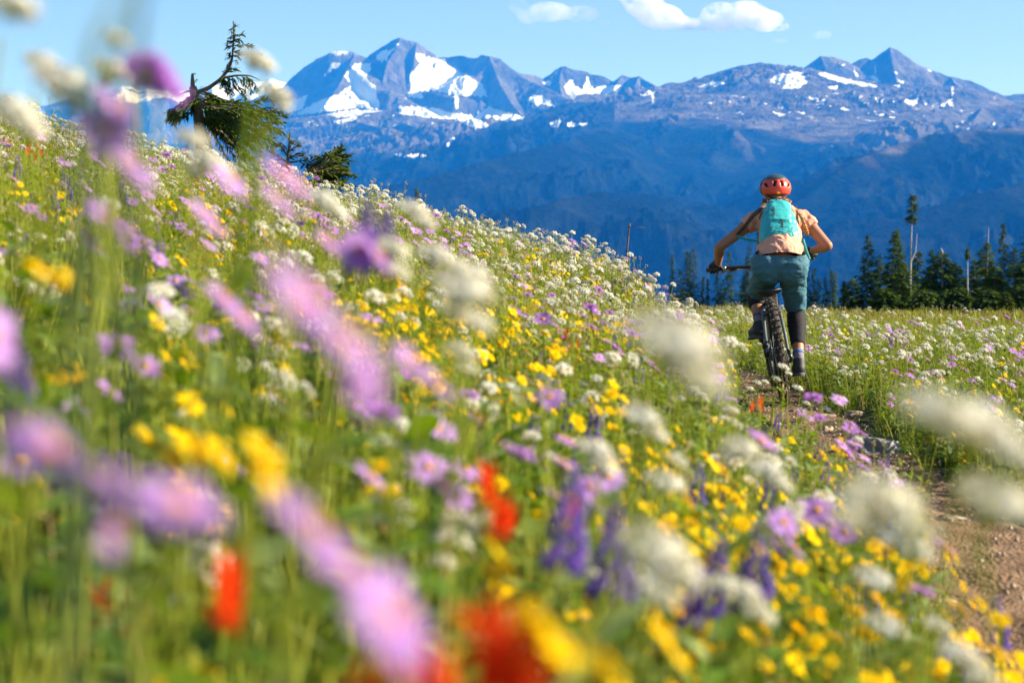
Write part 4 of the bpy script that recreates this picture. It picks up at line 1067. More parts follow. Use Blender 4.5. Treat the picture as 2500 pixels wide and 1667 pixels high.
# lupines and paintbrush
hero('lupine', "violet spike above the pale centred daisy, left of the middle", [(875, 545, 2.0, 1.0), (915, 555, 2.05, 0.9)])
hero('lupine', "blurred violet lupine in the middle of the slope", [(1375, 1215, 1.7, 1.2), (1390, 1290, 1.75, 0.8)])
hero('lupine', "deep violet lupine left of the creamy head near the bottom", [(1480, 1300, 1.9, 1.2), (1525, 1345, 1.95, 1.0)])
hero('lupine', "blue lupine spike above the lilac daisy pair", [(1725, 1370, 2.2, 1.2), (1690, 1420, 2.25, 1.0)])
hero('lupine', "blue lupine spike right of the lone lilac daisy", [(1850, 1340, 2.4, 1.2), (1810, 1400, 2.4, 0.9)])
hero('lupine', "faint violet lupine at the left edge", [(50, 880, 1.6, 0.8)])
hero('red', "large blurred scarlet paintbrush at the bottom edge", [(1150, 1570, 0.95, 1.5, (0.4, 0, 1)), (1255, 1545, 0.93, 1.3, (-0.3, 0, 1)), (1075, 1625, 0.93, 1.4, (0.7, 0, 0.8)), (1190, 1650, 0.90, 1.4, (-0.5, 0, 0.8)), (1290, 1610, 0.95, 1.1, (0.2, 0, 1)), (1020, 1660, 0.95, 1.2, (-0.6, 0, 0.8))])
hero('red', "small blurred scarlet paintbrush between the two huge lilac daisies", [(545, 1400, 1.2, 1.2), (580, 1440, 1.2, 0.9)])
hero('red', "scarlet paintbrush in the slope, upper of two", [(1195, 1160, 2.0, 1.1)])
hero('red', "scarlet paintbrush in the slope, lower of two", [(1210, 1245, 2.0, 1.3), (1235, 1260, 2.0, 0.9)])
hero('red', "scarlet tip behind the blurred violet lupine", [(1405, 1240, 2.0, 1.0)])
hero('white', "tall white plant whose stem crosses the bicycle's rear wheel", [(1912, 897, 9.6, 1.5), (1895, 925, 9.6, 1.2), (1947, 948, 9.6, 1.35), (1925, 912, 9.6, 0.9)], "white plants in front of the rear wheel", lean=0.0)
hero('white', "pair of short white heads left of the rear wheel's foot", [(1850, 935, 9.8, 1.2), (1868, 932, 9.8, 0.9)], "white plants in front of the rear wheel", lean=0.0)
hero('white', "drooping white head between the wheel plant and the trail's left bank", [(1832, 950, 9.9, 1.1)], "white plants in front of the rear wheel", lean=-0.05)
hero('white', "small white head over the trail right of the wheel, left of three", [(1968, 985, 9.0, 1.0)], "white heads over the upper trail", lean=-0.06)
hero('white', "small white head over the trail right of the wheel, middle of three", [(2018, 1000, 8.6, 1.1)], "white heads over the upper trail", lean=-0.10)
hero('white', "white double head over the trail right of the wheel, rightmost", [(2045, 985, 8.6, 1.2), (2058, 975, 8.6, 1.0)], "white heads over the upper trail", lean=-0.16)
# near blades of grass
def blade(label, pts, w, m=GRASS):
    P_ = [P(*p) for p in pts]; b0 = P_[0]
    fx, fy = b0.x - 0.01, b0.y; gz = float(ground_z(fx, fy)) - 0.01
    poly = [Vector((fx, fy, gz))] + P_
    n = 14; out = []
    ks = np.linspace(0, 1, len(poly))
    arr = np.array([p[:] for p in poly])
    for t in np.linspace(0, 1, n): out.append([np.interp(t, ks, arr[:, i]) for i in range(3)])
    out = np.array(out)
    for _ in range(3): out[1:-1] = (out[:-2] + 2 * out[1:-1] + out[2:]) / 4
    wd = w * (1 - np.linspace(0, 1, n) ** 3 * 0.8)
    org = out[0].copy(); mb = MB(); V = []
    for p, w_ in zip(out - org, wd): V += [p + [-w_ / 2, 0, 0], p + [0, w_ * 0.25, 0], p + [w_ / 2, 0, 0]]
    Q = [(i * 3 + j, i * 3 + j + 1, i * 3 + j + 4, i * 3 + j + 3) for i in range(n - 1) for j in range(2)]
    mb.add(V, Q, (), m)
    o = obj("grass_blade", mb.mesh("grass_blade", PM)); o.location = org
    tag(o, label, "grass blade", "blurred grass blades close to the lens")
blade("long grey green grass blade leaning right across the sky at top left", [(195, 170, 0.62), (270, 40, 0.64), (340, -60, 0.66)], 0.0055, LEAF2)
blade("steeper grey green grass blade right of the long one at top left", [(315, 160, 0.72), (335, 60, 0.72), (350, -60, 0.72)], 0.005, LEAF2)
blade("yellow green grass blade in front of the crooked fir", [(585, 430, 1.9), (600, 310, 1.9), (605, 200, 1.9)], 0.008, GRASS)
blade("short yellow green grass blade right of the one before the crooked fir", [(612, 430, 2.0), (640, 340, 2.0), (650, 285, 2.0)], 0.006, GRASS)
blade("pale green grass blade rising at the bottom edge, right of the scarlet flowers", [(1380, 1700, 0.8), (1420, 1620, 0.82), (1500, 1480, 0.84)], 0.008, GRASS)

# ------------------------------------------------------------------ rocks beside and on the trail
ROCKM = mat_basic("rock_grey", (0.24, 0.235, 0.225), 0.9, 0.5, 14, 0.01, 0.1)
ROCKB = mat_basic("rock_tan", (0.42, 0.32, 0.23), 0.9, 0.35, 20, 0.006, 0.1)
def rock(u, v, Y, sx, sy, sz, label, mat, rz=0.0, name="rock"):
    p = P(u, v, Y); z = float(ground_z(p.x, p.y))
    V, T = ICO1; bm = bmesh.new(); bmesh.ops.create_icosphere(bm, subdivisions=4, radius=1)
    V = np.array([w.co[:] for w in bm.verts]); T = np.array([[w.index for w in f.verts] for f in bm.faces]); bm.free()
    s = rng.integers(0, 1000)
    dn = gnoise(V[:, 0] * 1.3 + s, V[:, 1] * 1.3 + V[:, 2], 5) * 0.35 + gnoise(V[:, 0] * 3 + s, V[:, 2] * 3 + V[:, 1] * 2, 6) * 0.15
    V = V * (1 + dn[:, None]); V = np.clip(V, -0.85, 0.8) * np.array([sx, sy, sz])
    o = obj(name, np_mesh(name, V, T, [mat])); o.location = (p.x, p.y, z + sz * 0.35); o.rotation_euler = (U_(-0.15, 0.15), U_(-0.15, 0.15), rz)
    tag(o, label, "rock", "rocks at the trail"); return o
rock(2135, 1112, 10.2, 0.15, 0.12, 0.085, "pale grey lichen covered rock right of the trail", ROCKM, 0.3)
rock(1895, 1002, 12.0, 0.045, 0.06, 0.02, "small flat stone left on the trail behind the wheel", ROCKB, 0.5)
rock(2018, 1010, 12.6, 0.09, 0.05, 0.025, "flat tan stone on the trail, nearest to the cyclist", ROCKB, 0.1)
rock(2085, 1012, 12.6, 0.07, 0.05, 0.03, "flat tan stone at the trail's right side", ROCKB, 0.4)
rock(2015, 1042, 11.6, 0.06, 0.05, 0.035, "pinkish block of stone in the middle of the trail", ROCKB, 0.8)
rock(2330, 1240, 7.6, 0.07, 0.05, 0.03, "stone at the far right of the lower trail", ROCKB, 0.2)
rock(2400, 1560, 5.3, 0.03, 0.03, 0.02, "small stone on the near trail", ROCKB, 0.2)
rock(2300, 1400, 6.0, 0.05, 0.04, 0.025, "stone under the flowers at the lower trail's left edge", ROCKB, 0.2)
# gravel: uncountable small stones, one real mesh
mb = MB()
n = 3000
gyv = np.sqrt(U_(4.5 ** 2, 18 ** 2, n)); gxv = trail_x(gyv) + U_(-0.32, 0.36, n) * np.where(U_(0, 1, n) < 0.6, 1, 0.9); gzv = ground_z(gxv, gyv)
gs = 0.003 + 0.010 * U_(0, 1, n) ** 3
for i in range(n):
    V, T = OCT; mb.add(V * gs[i] * U_(0.6, 1.3, (1, 3)) @ np.array(Matrix.Rotation(U_(0, 3), 3, 'Z')) + (gxv[i], gyv[i], gzv[i] + gs[i] * 0.3 + 0.02), (), T, 0)
gr = obj("gravel", mb.mesh("gravel", [ROCKB], False)); tag(gr, "loose small stones strewn on the trail", None, kind="stuff")
# ------------------------------------------------------------------ firs
M_NEEDLE = mat_plant("fir_needles", (0.018, 0.048, 0.012), (0.11, 0.16, 0.03), 0.2, tcol=(1.4, 1.4, 0.5))
M_NEEDLE_L = mat_plant("fir_needles_light", (0.03, 0.06, 0.012), (0.11, 0.13, 0.02), 0.25, tcol=(1.4, 1.4, 0.5))
M_BARK = mat_basic("fir_bark", (0.16, 0.12, 0.09), 0.9, 0.4, 12, 0.004, 0.1)
M_DEAD = mat_basic("weathered_wood", (0.42, 0.38, 0.34), 0.85, 0.35, 14, 0.003, 0.1)
TM = [M_NEEDLE, M_BARK, M_DEAD, M_NEEDLE_L]
def spray(mb, pts, tw, dens, m=0, width=0.34, flat=0.5, droop=0.15, taper=True):
    """needle twigs on both sides along a branch polyline"""
    pts = np.asarray(pts, float); seg = np.linalg.norm(np.diff(pts, axis=0), axis=1); Ls = np.concatenate([[0], np.cumsum(seg)]); L = Ls[-1]
    n = max(3, int(L * dens))
    for i in range(n):
        s = L * (i + U_(0, 1)) / n
        p = np.array([np.interp(s, Ls, pts[:, k]) for k in range(3)]); q = np.array([np.interp(min(L, s + 0.02), Ls, pts[:, k]) for k in range(3)])
        d = q - p
        if np.linalg.norm(d) < 1e-6: d = pts[-1] - pts[-2]
        d = d / np.linalg.norm(d); sd = np.cross(d, (0, 0, 1)); sd /= np.linalg.norm(sd) + 1e-9
        up = np.cross(sd, d)
        for sg in (-1, 1):
            l = tw * U_(0.6, 1.15) * ((1.1 - 0.65 * s / L) if taper else 1)
            dr = d * 0.75 + sd * sg * U_(0.5, 1.0) + up * U_(-flat, flat) - np.array([0, 0, droop])
            mb.leaf(p, dr, up + U_(-0.5, 0.5, 3), l, l * width, 0.12, 2, m)
    mb.leaf(pts[-1] - (pts[-1] - pts[-2]) * 0.4, pts[-1] - pts[-2], (0, 0, 1), tw, tw * width, 0.1, 2, m)
def fir(H, W, z0=0.03, dens=9, tw=0.2, trunk_r=0.028, m=0, power=0.8, levels=None, gaps=0.1, bark=1, sides=None, top_bare=0.0, spray_d=9):
    """returns crown and trunk meshes, foot at the origin"""
    c = MB(); t = MB()
    lean = U_(-0.03, 0.03, 2) * H
    ax = lambda z: np.array([lean[0] * (z / H) ** 2, lean[1] * (z / H) ** 2, z])
    t.tube([ax(z) for z in np.linspace(0, H * (1 - 0.02), 9)], np.linspace(trunk_r, 0.008, 9), 6, m=bark)
    nl = levels or int((17 if W > 0.2 else 11) * dens)
    tw = tw * (0.72 if W < 0.6 else 0.85); spray_d = spray_d * 2.6
    for i in range(nl):
        f = z0 + (1 - z0 - top_bare) * (i + U_(0, 0.8)) / nl
        if U_() < gaps: continue
        z = f * H; L = W * ((1 - f / (1 - top_bare + 0.02)) ** power * U_(0.65, 1.12) + 0.04)
        q = U_(0, 6.28) if sides is None else U_(*sides)
        dr = np.array([math.cos(q), math.sin(q), 0])
        up = U_(0.0, 0.35) * (0.3 + f)
        pts = [ax(z) + dr * L * s + np.array([0, 0, L * (up * s - 0.45 * s * s + 0.18 * s ** 3)]) for s in np.linspace(0, 1, 5)]
        t.tube(pts, np.linspace(0.006, 0.002, 5), 3, m=0 if bark == 1 else bark)
        spray(c, pts[1:] if f > 0.1 else pts[2:], tw * (0.5 + 0.6 * min(1, L / W * 1.6)), spray_d, m)
    spray(c, [ax(H * 0.93), ax(H)], tw * 0.5, 14, m)
    return c.mesh("crown", TM), t.mesh("trunk", TM)
TREE_G = "firs at the edge of the meadow"
def plant_tree(u, vtop, Y, wpx, label, group, name="fir_tree", spike=False, **k):
    x = (u - 1250) / FPX * Y; gz = float(ground_z(x, Y)); top = P(u, vtop, Y).z
    H = top - gz; W = wpx / FPX * Y * (2.3 if spike else 1.6)
    if spike: k.setdefault('power', 0.95); k['dens'] = k['dens'] * 1.8; k['spray_d'] = 8
    cr, tr = fir(H, W, **k)
    r = empty(name, (x, Y, gz - 0.03)); tag(r, label, "tree", group)
    obj("crown", cr, r); obj("trunk", tr, r)
    return r, H, W
def snag(r, H, pts, rad, twigs=0):
    """a weathered bare stem added to a tree as its own part"""
    mb = MB(); mb.tube(pts, rad, 6, m=2)
    for i in range(twigs):
        t = U_(0.1, 0.95); p = np.array(pts[0]) * (1 - t) + np.array(pts[-1]) * t; q = U_(0, 6.28)
        mb.tube([p, p + [math.cos(q) * 0.12, math.sin(q) * 0.12, -0.03], p + [math.cos(q) * U_(0.2, 0.3), math.sin(q) * 0.25, -U_(0.02, 0.16)]], [0.006, 0.004, 0.002], 3, m=2)
    return obj("bare_stem", mb.mesh("bare_stem", TM), r)
D1 = 55
plant_tree(2080, 678, D1 + 1, 26, "low dark fir shrub at the left end of the fir group", TREE_G, dens=12, power=0.5)
plant_tree(2117, 572, D1, 33, "pointed fir at the left end of the fir group", TREE_G, dens=15, m=0, power=0.75)
plant_tree(2150, 618, D1 + 2, 26, "shorter fir between the pointed one and the tall slim pair", TREE_G, dens=14)
plant_tree(2179, 562, D1, 38, "slim fir left of the tallest snag topped tree", TREE_G, dens=15, power=0.8)
plant_tree(2196, 556, D1 + 1.5, 26, "fir with a bent tip just left of the tallest tree", TREE_G, dens=14)
r, H, W = plant_tree(2221, 473, D1 - 1, 14, "tallest tree, bare grey trunk with a tuft of green at the tip", TREE_G, dens=9, z0=0.78, gaps=0.4, bark=2, trunk_r=0.045, power=0.35, top_bare=0.0)
snag(r, H, [(0.0, 0, H * 0.47), (0.15, 0, H * 0.56), (0.19, 0, H * 0.70)], [0.025, 0.016, 0.006], 2)
plant_tree(2238, 612, D1 + 1, 34, "dense fir right under the tallest tree", TREE_G, dens=15)
plant_tree(2205, 640, D1 - 1.5, 34, "broad low fir in front of the tallest tree's foot", TREE_G, dens=15, power=0.6)
r, H, W = plant_tree(2300, 612, D1, 52, "broad fir with a broken grey top", TREE_G, dens=17, power=0.55)
snag(r, H, [(0, 0, H * 0.5), (0.0, 0, H), (-0.04, 0, H * 1.05)], [0.03, 0.025, 0.012], 3)
plant_tree(2277, 606, D1 + 1, 26, "side stem fir leaning left of the broken topped one", TREE_G, dens=12)
plant_tree(2330, 640, D1 + 1, 36, "rounded fir right of the broken topped one", TREE_G, dens=15, power=0.6)
r, H, W = plant_tree(2362, 603, D1 - 3, 9, "dead white trunk with short twigs in front of the firs", TREE_G, name="dead_tree", dens=5, z0=0.86, bark=2, trunk_r=0.035, gaps=0.2)
snag(r, H, [(0.02, 0, 0.1), (0.0, 0.02, H * 0.5)], [0.02, 0.01], 14)
plant_tree(2374, 631, D1 + 3, 24, "small pointed fir behind the dead white trunk", TREE_G, dens=13)
r, H, W = plant_tree(2400, 590, D1, 46, "full fir with a long bare leader beside it", TREE_G, dens=16, power=0.7)
snag(r, H, [(0.10, 0, H * 0.6), (0.12, 0, H * 0.85), (0.14, 0, H * 1.19)], [0.022, 0.018, 0.006], 4)
plant_tree(2425, 650, D1 - 1, 40, "dark fir in front of the full one", TREE_G, dens=15, power=0.6)
plant_tree(2451, 543, D1 + 0.5, 30, "tall slim fir near the right edge", TREE_G, dens=14, power=0.9)
plant_tree(2480, 602, D1 + 1, 30, "fir with a light tip at the right edge", TREE_G, dens=14)
plant_tree(2505, 610, D1 - 1, 40, "fir cut by the right edge of the picture", TREE_G, dens=15, power=0.6)
plant_tree(2530, 455, D1 + 0.5, 46, "tall fir whose branches reach in over the right edge", TREE_G, dens=12, power=0.8)
plant_tree(2456, 712, D1 - 7, 24, "young light green fir in front of the group", TREE_G, dens=16, m=3, z0=0.02)
plant_tree(2340, 700, D1 - 3, 42, "low spreading fir at the foot of the group, middle", TREE_G, dens=18, power=0.45)
plant_tree(2255, 705, D1 - 3, 44, "low spreading fir at the foot of the group, left", TREE_G, dens=18, power=0.45)
plant_tree(2160, 700, D1 - 3, 36, "low spreading fir under the slim pair", TREE_G, dens=18, power=0.45)
plant_tree(2410, 705, D1 - 3, 40, "low spreading fir at the foot of the group, right", TREE_G, dens=18, power=0.45)
plant_tree(2490, 700, D1 - 3, 40, "low spreading fir at the right edge", TREE_G, dens=18, power=0.45)
plant_tree(2060, 684, D1 + 2, 11, "sparse yellowish sapling left of the fir group", TREE_G, dens=9, m=3)
FAR_G = "small spire shaped firs beyond the crest"
for u, v, w, lb in [(1641, 619, 9, "narrow spire fir furthest left of the small far firs"), (1675, 610, 15, "left spire of the three far firs left of the cyclist"),
                    (1684, 613, 10, "middle spire of the three far firs left of the cyclist"), (1699, 604, 13, "right and tallest spire of the three far firs"),
                    (1664, 655, 22, "broad dark far fir below the three spires"), (1712, 674, 10, "tiny far fir right of the three spires"), (1730, 679, 7, "tiny lone far fir near the handlebar end"),
                    (1777, 611, 26, "broad dark fir behind the cyclist's left hand"), (1755, 668, 20, "low dark fir under the cyclist's left hand"),
                    (1819, 621, 12, "brownish spire fir left of the cyclist's hip"), (1829, 595, 11, "slim spire fir touching the cyclist's hip"),
                    (1815, 670, 24, "low far fir behind the handlebar's middle"),
                    (1969, 641, 12, "spire fir just right of the cyclist's hip"), (1985, 653, 13, "second spire fir right of the cyclist's hip"), (2000, 680, 18, "low far fir right of the two spires by the hip"),
                    (2030, 657, 12, "tallest of the small firs between cyclist and big firs"), (2041, 661, 9, "right one of the small firs between cyclist and big firs"), (2019, 674, 10, "left one of the small firs between cyclist and big firs"),
                    (1024, 458, 10, "tiny fir tip showing over the flowery skyline")]:
    plant_tree(u, v, 88 if u > 1100 else 60, w, lb, FAR_G, spike=True, dens=5.5 if w > 16 else 7, tw=0.24, trunk_r=0.022, spray_d=5, gaps=0.03)

# the crooked fir on the left crest and the shrubs beside it
DK = 26.0
def kp(l, dy=0.0): return [np.array(P(u, v, DK + (d if len(q) else 0))[:]) for (u, v, d, *q) in [(a[0], a[1], a[2] if len(a) > 2 else dy, 1) for a in l]]
def smoothline(p, k=4):
    p = np.array(p); n = len(p); t = np.linspace(0, n - 1, (n - 1) * k + 1)
    q = np.stack([np.interp(t, np.arange(n), p[:, i]) for i in range(3)], -1)
    for _ in range(2): q[1:-1] = (q[:-2] + 2 * q[1:-1] + q[2:]) / 4
    return q
def crooked(name, label, trunks, branches, tw, root_uv):
    x = (root_uv[0] - 1250) / FPX * DK; gz = float(ground_z(x, DK)); root = empty(name, (x, DK, gz)); tag(root, label, "tree", "wind bent firs on the left crest")
    o = np.array([x, DK, gz]); c = MB(); t = MB()
    for pts, r0, r1, mt in trunks:
        q = smoothline(kp(pts)) - o; t.tube(q, np.linspace(r0, r1, len(q)), 7, m=mt)
    for pts, dens, twk, m, thick in branches:
        q = smoothline(kp(pts)) - o; t.tube(q, np.linspace(thick, thick * 0.3, len(q)), 4, m=1)
        spray(c, q, tw * twk, dens * 1.5, m, width=0.36, flat=0.7, droop=0.1, taper=False)
    obj("crown", c.mesh("crown", TM), root); obj("trunk", t.mesh("trunk", TM), root)
    return root
br = []
# leader foliage
lead = [(566, 153), (569, 116), (571, 85), (571, 56)]
br.append(([(569, 130), (570, 100), (571, 56)], 70, 0.6, 3, 0.008))
for y, l, r_ in [(70, 6, 5), (88, 8, 22), (100, 15, 20), (112, 14, 44), (127, 11, 18), (138, 12, 12), (150, 10, 8)]:
    br.append(([(570, y), (570 - l * 0.6, y + 1), (570 - l, y + 4)], 60, 0.72, 3, 0.005)); br.append(([(570, y), (570 + r_ * 0.5, y - 2), (570 + r_, y - 4 if y < 100 else y + 1)], 60, 0.72, 3, 0.005))
for p in [[(562, 160), (552, 165), (546, 175)], [(556, 175), (548, 185), (545, 175)], [(560, 140), (590, 132), (640, 134)], [(470, 185), (470, 180), (474, 180)], [(470, 200), (476, 200), (480, 196)]]: br.append((p, 45, 0.4, 3, 0.006))
for p in [[(553, 180), (560, 172), (574, 168)], [(548, 188), (540, 200), (538, 214)], [(560, 186), (562, 205), (566, 228)], [(545, 190), (555, 205), (558, 222)], [(550, 188), (572, 200), (570, 218)], [(575, 186), (596, 200), (600, 222)], [(600, 186), (622, 205), (630, 225)], [(590, 187), (612, 205), (612, 225)], [(565, 188), (585, 215), (602, 240)], [(545, 192), (548, 215), (560, 230)]]:
    br.append((p, 45, 0.8, 3, 0.006))
# layered skirt blown to the right
for p in [[(480, 235), (450, 245), (415, 275)], [(478, 240), (445, 262), (408, 290)], [(485, 240), (470, 262), (440, 290)],
          [(500, 225, -0.2), (560, 250, -0.3), (600, 255, -0.3)], [(500, 235, 0.3), (575, 262, 0.4), (640, 268, 0.4)], [(490, 245, 0.0), (560, 275, 0.2), (665, 262, 0.3)],
          [(500, 250, -0.4), (600, 285, -0.3), (700, 282, -0.2)], [(505, 260), (610, 300), (697, 298)], [(500, 262, 0.5), (600, 312, 0.5), (682, 322, 0.5)],
          [(500, 270, -0.3), (580, 320, -0.2), (660, 345, -0.2)], [(500, 280, 0.4), (570, 340, 0.4), (640, 362, 0.5)], [(495, 285), (545, 340), (600, 375)],
          [(490, 280, 0.6), (530, 340, 0.6), (560, 400, 0.6)], [(485, 275, -0.4), (505, 330, -0.4), (530, 395, -0.4)], [(620, 250, 0.3), (650, 240, 0.3), (665, 245, 0.3)], [(640, 280, 0.2), (668, 268, 0.3), (690, 275, 0.3)],
          [(480, 262), (455, 285), (430, 300)], [(500, 240, 0.7), (540, 255, 0.8), (590, 272, 0.8)], [(520, 262, -0.6), (560, 300, -0.6), (610, 330, -0.6)], [(540, 270, 0.8), (600, 330, 0.8), (650, 330, 0.8)],
          [(515, 255, 0.2), (545, 290, 0.2), (585, 345, 0.2)], [(560, 275, -0.3), (625, 300, -0.3), (668, 315, -0.3)], [(520, 300, 0.1), (575, 360, 0.1), (625, 395, 0.1)], [(470, 250, 0.3), (500, 262, 0.3), (540, 268, 0.3)]]:
    br.append((p, 30, 1.0, 0 if U_() < 0.7 else 3, 0.016))
for k in range(34):     # the dense blown skirt
    f = U_(0, 1); tx = 520 + 175 * math.sin(math.pi * (0.25 + 0.6 * f)) * U_(0.55, 1.0); ty = 250 + 150 * f; d = U_(-0.8, 0.8)
    br.append(([(490 + 20 * f, 245 + 50 * f, d * 0.5), ((500 + tx) / 2, 240 + 95 * f, d), (tx, ty + U_(-8, 8), d)], 26, 1.0, 0, 0.012))
for k in range(12):
    d = U_(-0.6, 0.6); f = U_(0, 1); br.append(([(485, 240, d * 0.4), (455, 250 + 10 * f, d), (405 + 25 * f, 272 + 40 * f, d)], 26, 0.9, 0, 0.012))
crooked("fir_tree", "crooked wind bent fir with a thin leader leaning right, top left", [
    ([(500, 450), (490, 330), (483, 262), (474, 230), (471, 212)], 0.09, 0.05, 1), ([(471, 216), (470, 195), (470, 180)], 0.035, 0.015, 1),
    ([(478, 228), (509, 216), (543, 191), (566, 153), (569, 116), (571, 60)], 0.034, 0.006, 1),
    ([(543, 191), (578, 184), (612, 185), (634, 196)], 0.018, 0.004, 1), ([(478, 232), (520, 258), (560, 290), (600, 345)], 0.03, 0.008, 2), ([(480, 224), (520, 236), (570, 262)], 0.025, 0.006, 2),
    ([(472, 222), (455, 224), (438, 232)], 0.02, 0.004, 2), ([(570, 205), (590, 235), (604, 244)], 0.007, 0.003, 1)], br, 0.115, (500, 430))
b2 = []
for p in [[(700, 380), (690, 360), (668, 348)], [(702, 372), (715, 362), (733, 352)], [(702, 385), (722, 378), (738, 375)], [(700, 365), (690, 350), (680, 352)], [(704, 350), (716, 346), (728, 348)], [(700, 395), (680, 385), (664, 372)], [(706, 345), (705, 338), (708, 332)], [(700, 400), (720, 395), (742, 392)], [(700, 405), (680, 400), (660, 398)]]:
    b2.append((p, 40, 0.7, 3 if U_() < 0.5 else 0, 0.01))
crooked("fir_tree", "stunted fir with a reddish stem between the crooked fir and the shrub", [([(700, 470), (702, 400), (708, 332)], 0.04, 0.008, 1), ([(706, 370), (712, 350), (722, 345)], 0.01, 0.004, 2)], b2, 0.15, (700, 440))
b3 = []
for i in range(46):
    f = i / 45; x0 = 745 + U_(0, 50); y0 = 440 - 40 * f + U_(-8, 8)
    tx = 790 + 88 * U_(0.3, 1) * (1 - 0.25 * abs(f - 0.5)); ty = 455 - 95 * f + U_(-8, 10)
    if f > 0.8: tx = min(tx, 835)
    d = U_(-0.7, 0.7)
    b3.append(([(x0, y0, d), ((x0 + tx) / 2, (y0 + ty) / 2 - 4, d), (tx, ty, d * 0.6)], 26, 0.85, 0 if U_() < 0.75 else 3, 0.012))
for p in [[(760, 400), (745, 385), (738, 378)], [(770, 405), (752, 400), (738, 402)], [(790, 390), (775, 380), (762, 382)]]: b3.append((p, 30, 0.8, 0, 0.01))
crooked("fir_shrub", "low dark green fir shrub swept to the right on the left crest", [([(760, 480), (775, 430), (810, 385), (822, 360)], 0.05, 0.01, 1)], b3, 0.12, (765, 450))

# the thin marker pole on the skyline
MPOLE = mat_basic("rusty_pole", (0.07, 0.045, 0.04), 0.7, 0.3, 20, 0.001)
pz = P(1531, 612, 24.0); gz = float(ground_z(pz.x, 24.0)); pt = P(1537, 545, 24.0)
root = empty("marker_pole", (pz.x, 24.0, gz)); tag(root, "thin dark marker pole with a bare side rod on the skyline", "pole")
mb = MB(); mb.tube([(-0.02, 0, 0), (0, 0, pz.z - gz), (pt.x - pz.x, 0, pt.z - gz)], [0.011, 0.011, 0.010], 8, cap=True); obj("post", mb.mesh("post", [MPOLE]), root)
mb = MB(); a_ = P(1537, 553, 24.0); b_ = P(1574, 556, 24.0); mb.tube([(a_.x - pz.x, 0, a_.z - gz), (b_.x - pz.x, 0, b_.z - gz)], 0.0035, 5, cap=True); obj("side_rod", mb.mesh("side_rod", [MPOLE]), root)
mb = MB(); mb.tube([(a_.x - pz.x, 0, a_.z - gz - 0.015), (a_.x - pz.x, 0, a_.z - gz + 0.015)], 0.015, 8, cap=True); obj("clamp", mb.mesh("clamp", [MPOLE]), root)

# ------------------------------------------------------------------ clouds, far outside the haze
def cloud(name, label, lobes, dens, seed):
    """lobes: (u, v, radius px u, radius px v); one closed mesh filled with uneven mist"""
    DC = 42000.0
    c0 = P(sum(l[0] for l in lobes) / len(lobes), sum(l[1] for l in lobes) / len(lobes), DC)
    bm = bmesh.new()
    for u, v, ru, rv in lobes:
        p = P(u, v, DC) - c0; k = DC / FPX
        bmesh.ops.create_icosphere(bm, subdivisions=2, radius=1.0, matrix=Matrix.Translation(p) @ Matrix.Diagonal((ru * k, ru * k * 0.8, rv * k, 1)))
    me = bpy.data.meshes.new(name); bm.to_mesh(me); bm.free()
    o = obj(name, me); o.location = c0
    rm = o.modifiers.new("r", 'REMESH'); rm.mode = 'VOXEL'; rm.voxel_size = 60
    m = bpy.data.materials.new(name); N, L = nodes_of(m); N.remove(N["Principled BSDF"])
    v_ = N.new('ShaderNodeVolumePrincipled'); v_.inputs["Color"].default_value = (1, 1, 1, 1); v_.inputs["Anisotropy"].default_value = 0.2
    tc = N.new('ShaderNodeTexCoord'); nz = N.new('ShaderNodeTexNoise'); nz.inputs["Scale"].default_value = 0.0022; nz.inputs["Detail"].default_value = 5; nz.inputs["Roughness"].default_value = 0.62
    mp = N.new('ShaderNodeMapping'); mp.inputs["Location"].default_value = (seed * 91.0, 0, 0); L.new(tc.outputs["Object"], mp.inputs[0]); L.new(mp.outputs[0], nz.inputs["Vector"])
    mr = N.new('ShaderNodeMapRange'); mr.inputs[1].default_value = 0.40; mr.inputs[2].default_value = 0.62; mr.inputs[3].default_value = 0; mr.inputs[4].default_value = dens
    L.new(nz.outputs[0], mr.inputs[0]); L.new(mr.outputs[0], v_.inputs["Density"]); L.new(v_.outputs[0], N["Material Output"].inputs["Volume"])
    me.materials.append(m)
    tag(o, label, "cloud", "small white clouds"); return o
cloud("cloud", "brightest white cloud at the top edge, left half of the larger bank", [(1572, 10, 52, 38), (1612, 42, 60, 34), (1560, -10, 60, 28), (1665, 58, 50, 18)], 0.0050, 1)
cloud("cloud", "rounded white cloud right of the brightest one, flat grey base", [(1760, 42, 56, 38), (1820, 38, 60, 38), (1868, 52, 52, 28), (1715, 60, 46, 18), (1905, 66, 26, 12)], 0.0042, 2)
cloud("cloud", "faint grey white cloud at the top edge left of the bright ones", [(1262, 10, 24, 26), (1290, 40, 30, 22), (1340, 30, 60, 26), (1420, 35, 50, 22)], 0.0014, 3)
cloud("cloud", "faint small puff low right of the bright clouds", [(2008, 86, 26, 12), (1990, 90, 18, 7)], 0.0010, 4)
cloud("cloud", "barely visible wisp left of the small puff", [(1905, 101, 22, 7)], 0.0006, 5)
cloud("cloud", "tiny faint puff between the faint cloud and the bright bank", [(1478, 54, 18, 9)], 0.0007, 6)
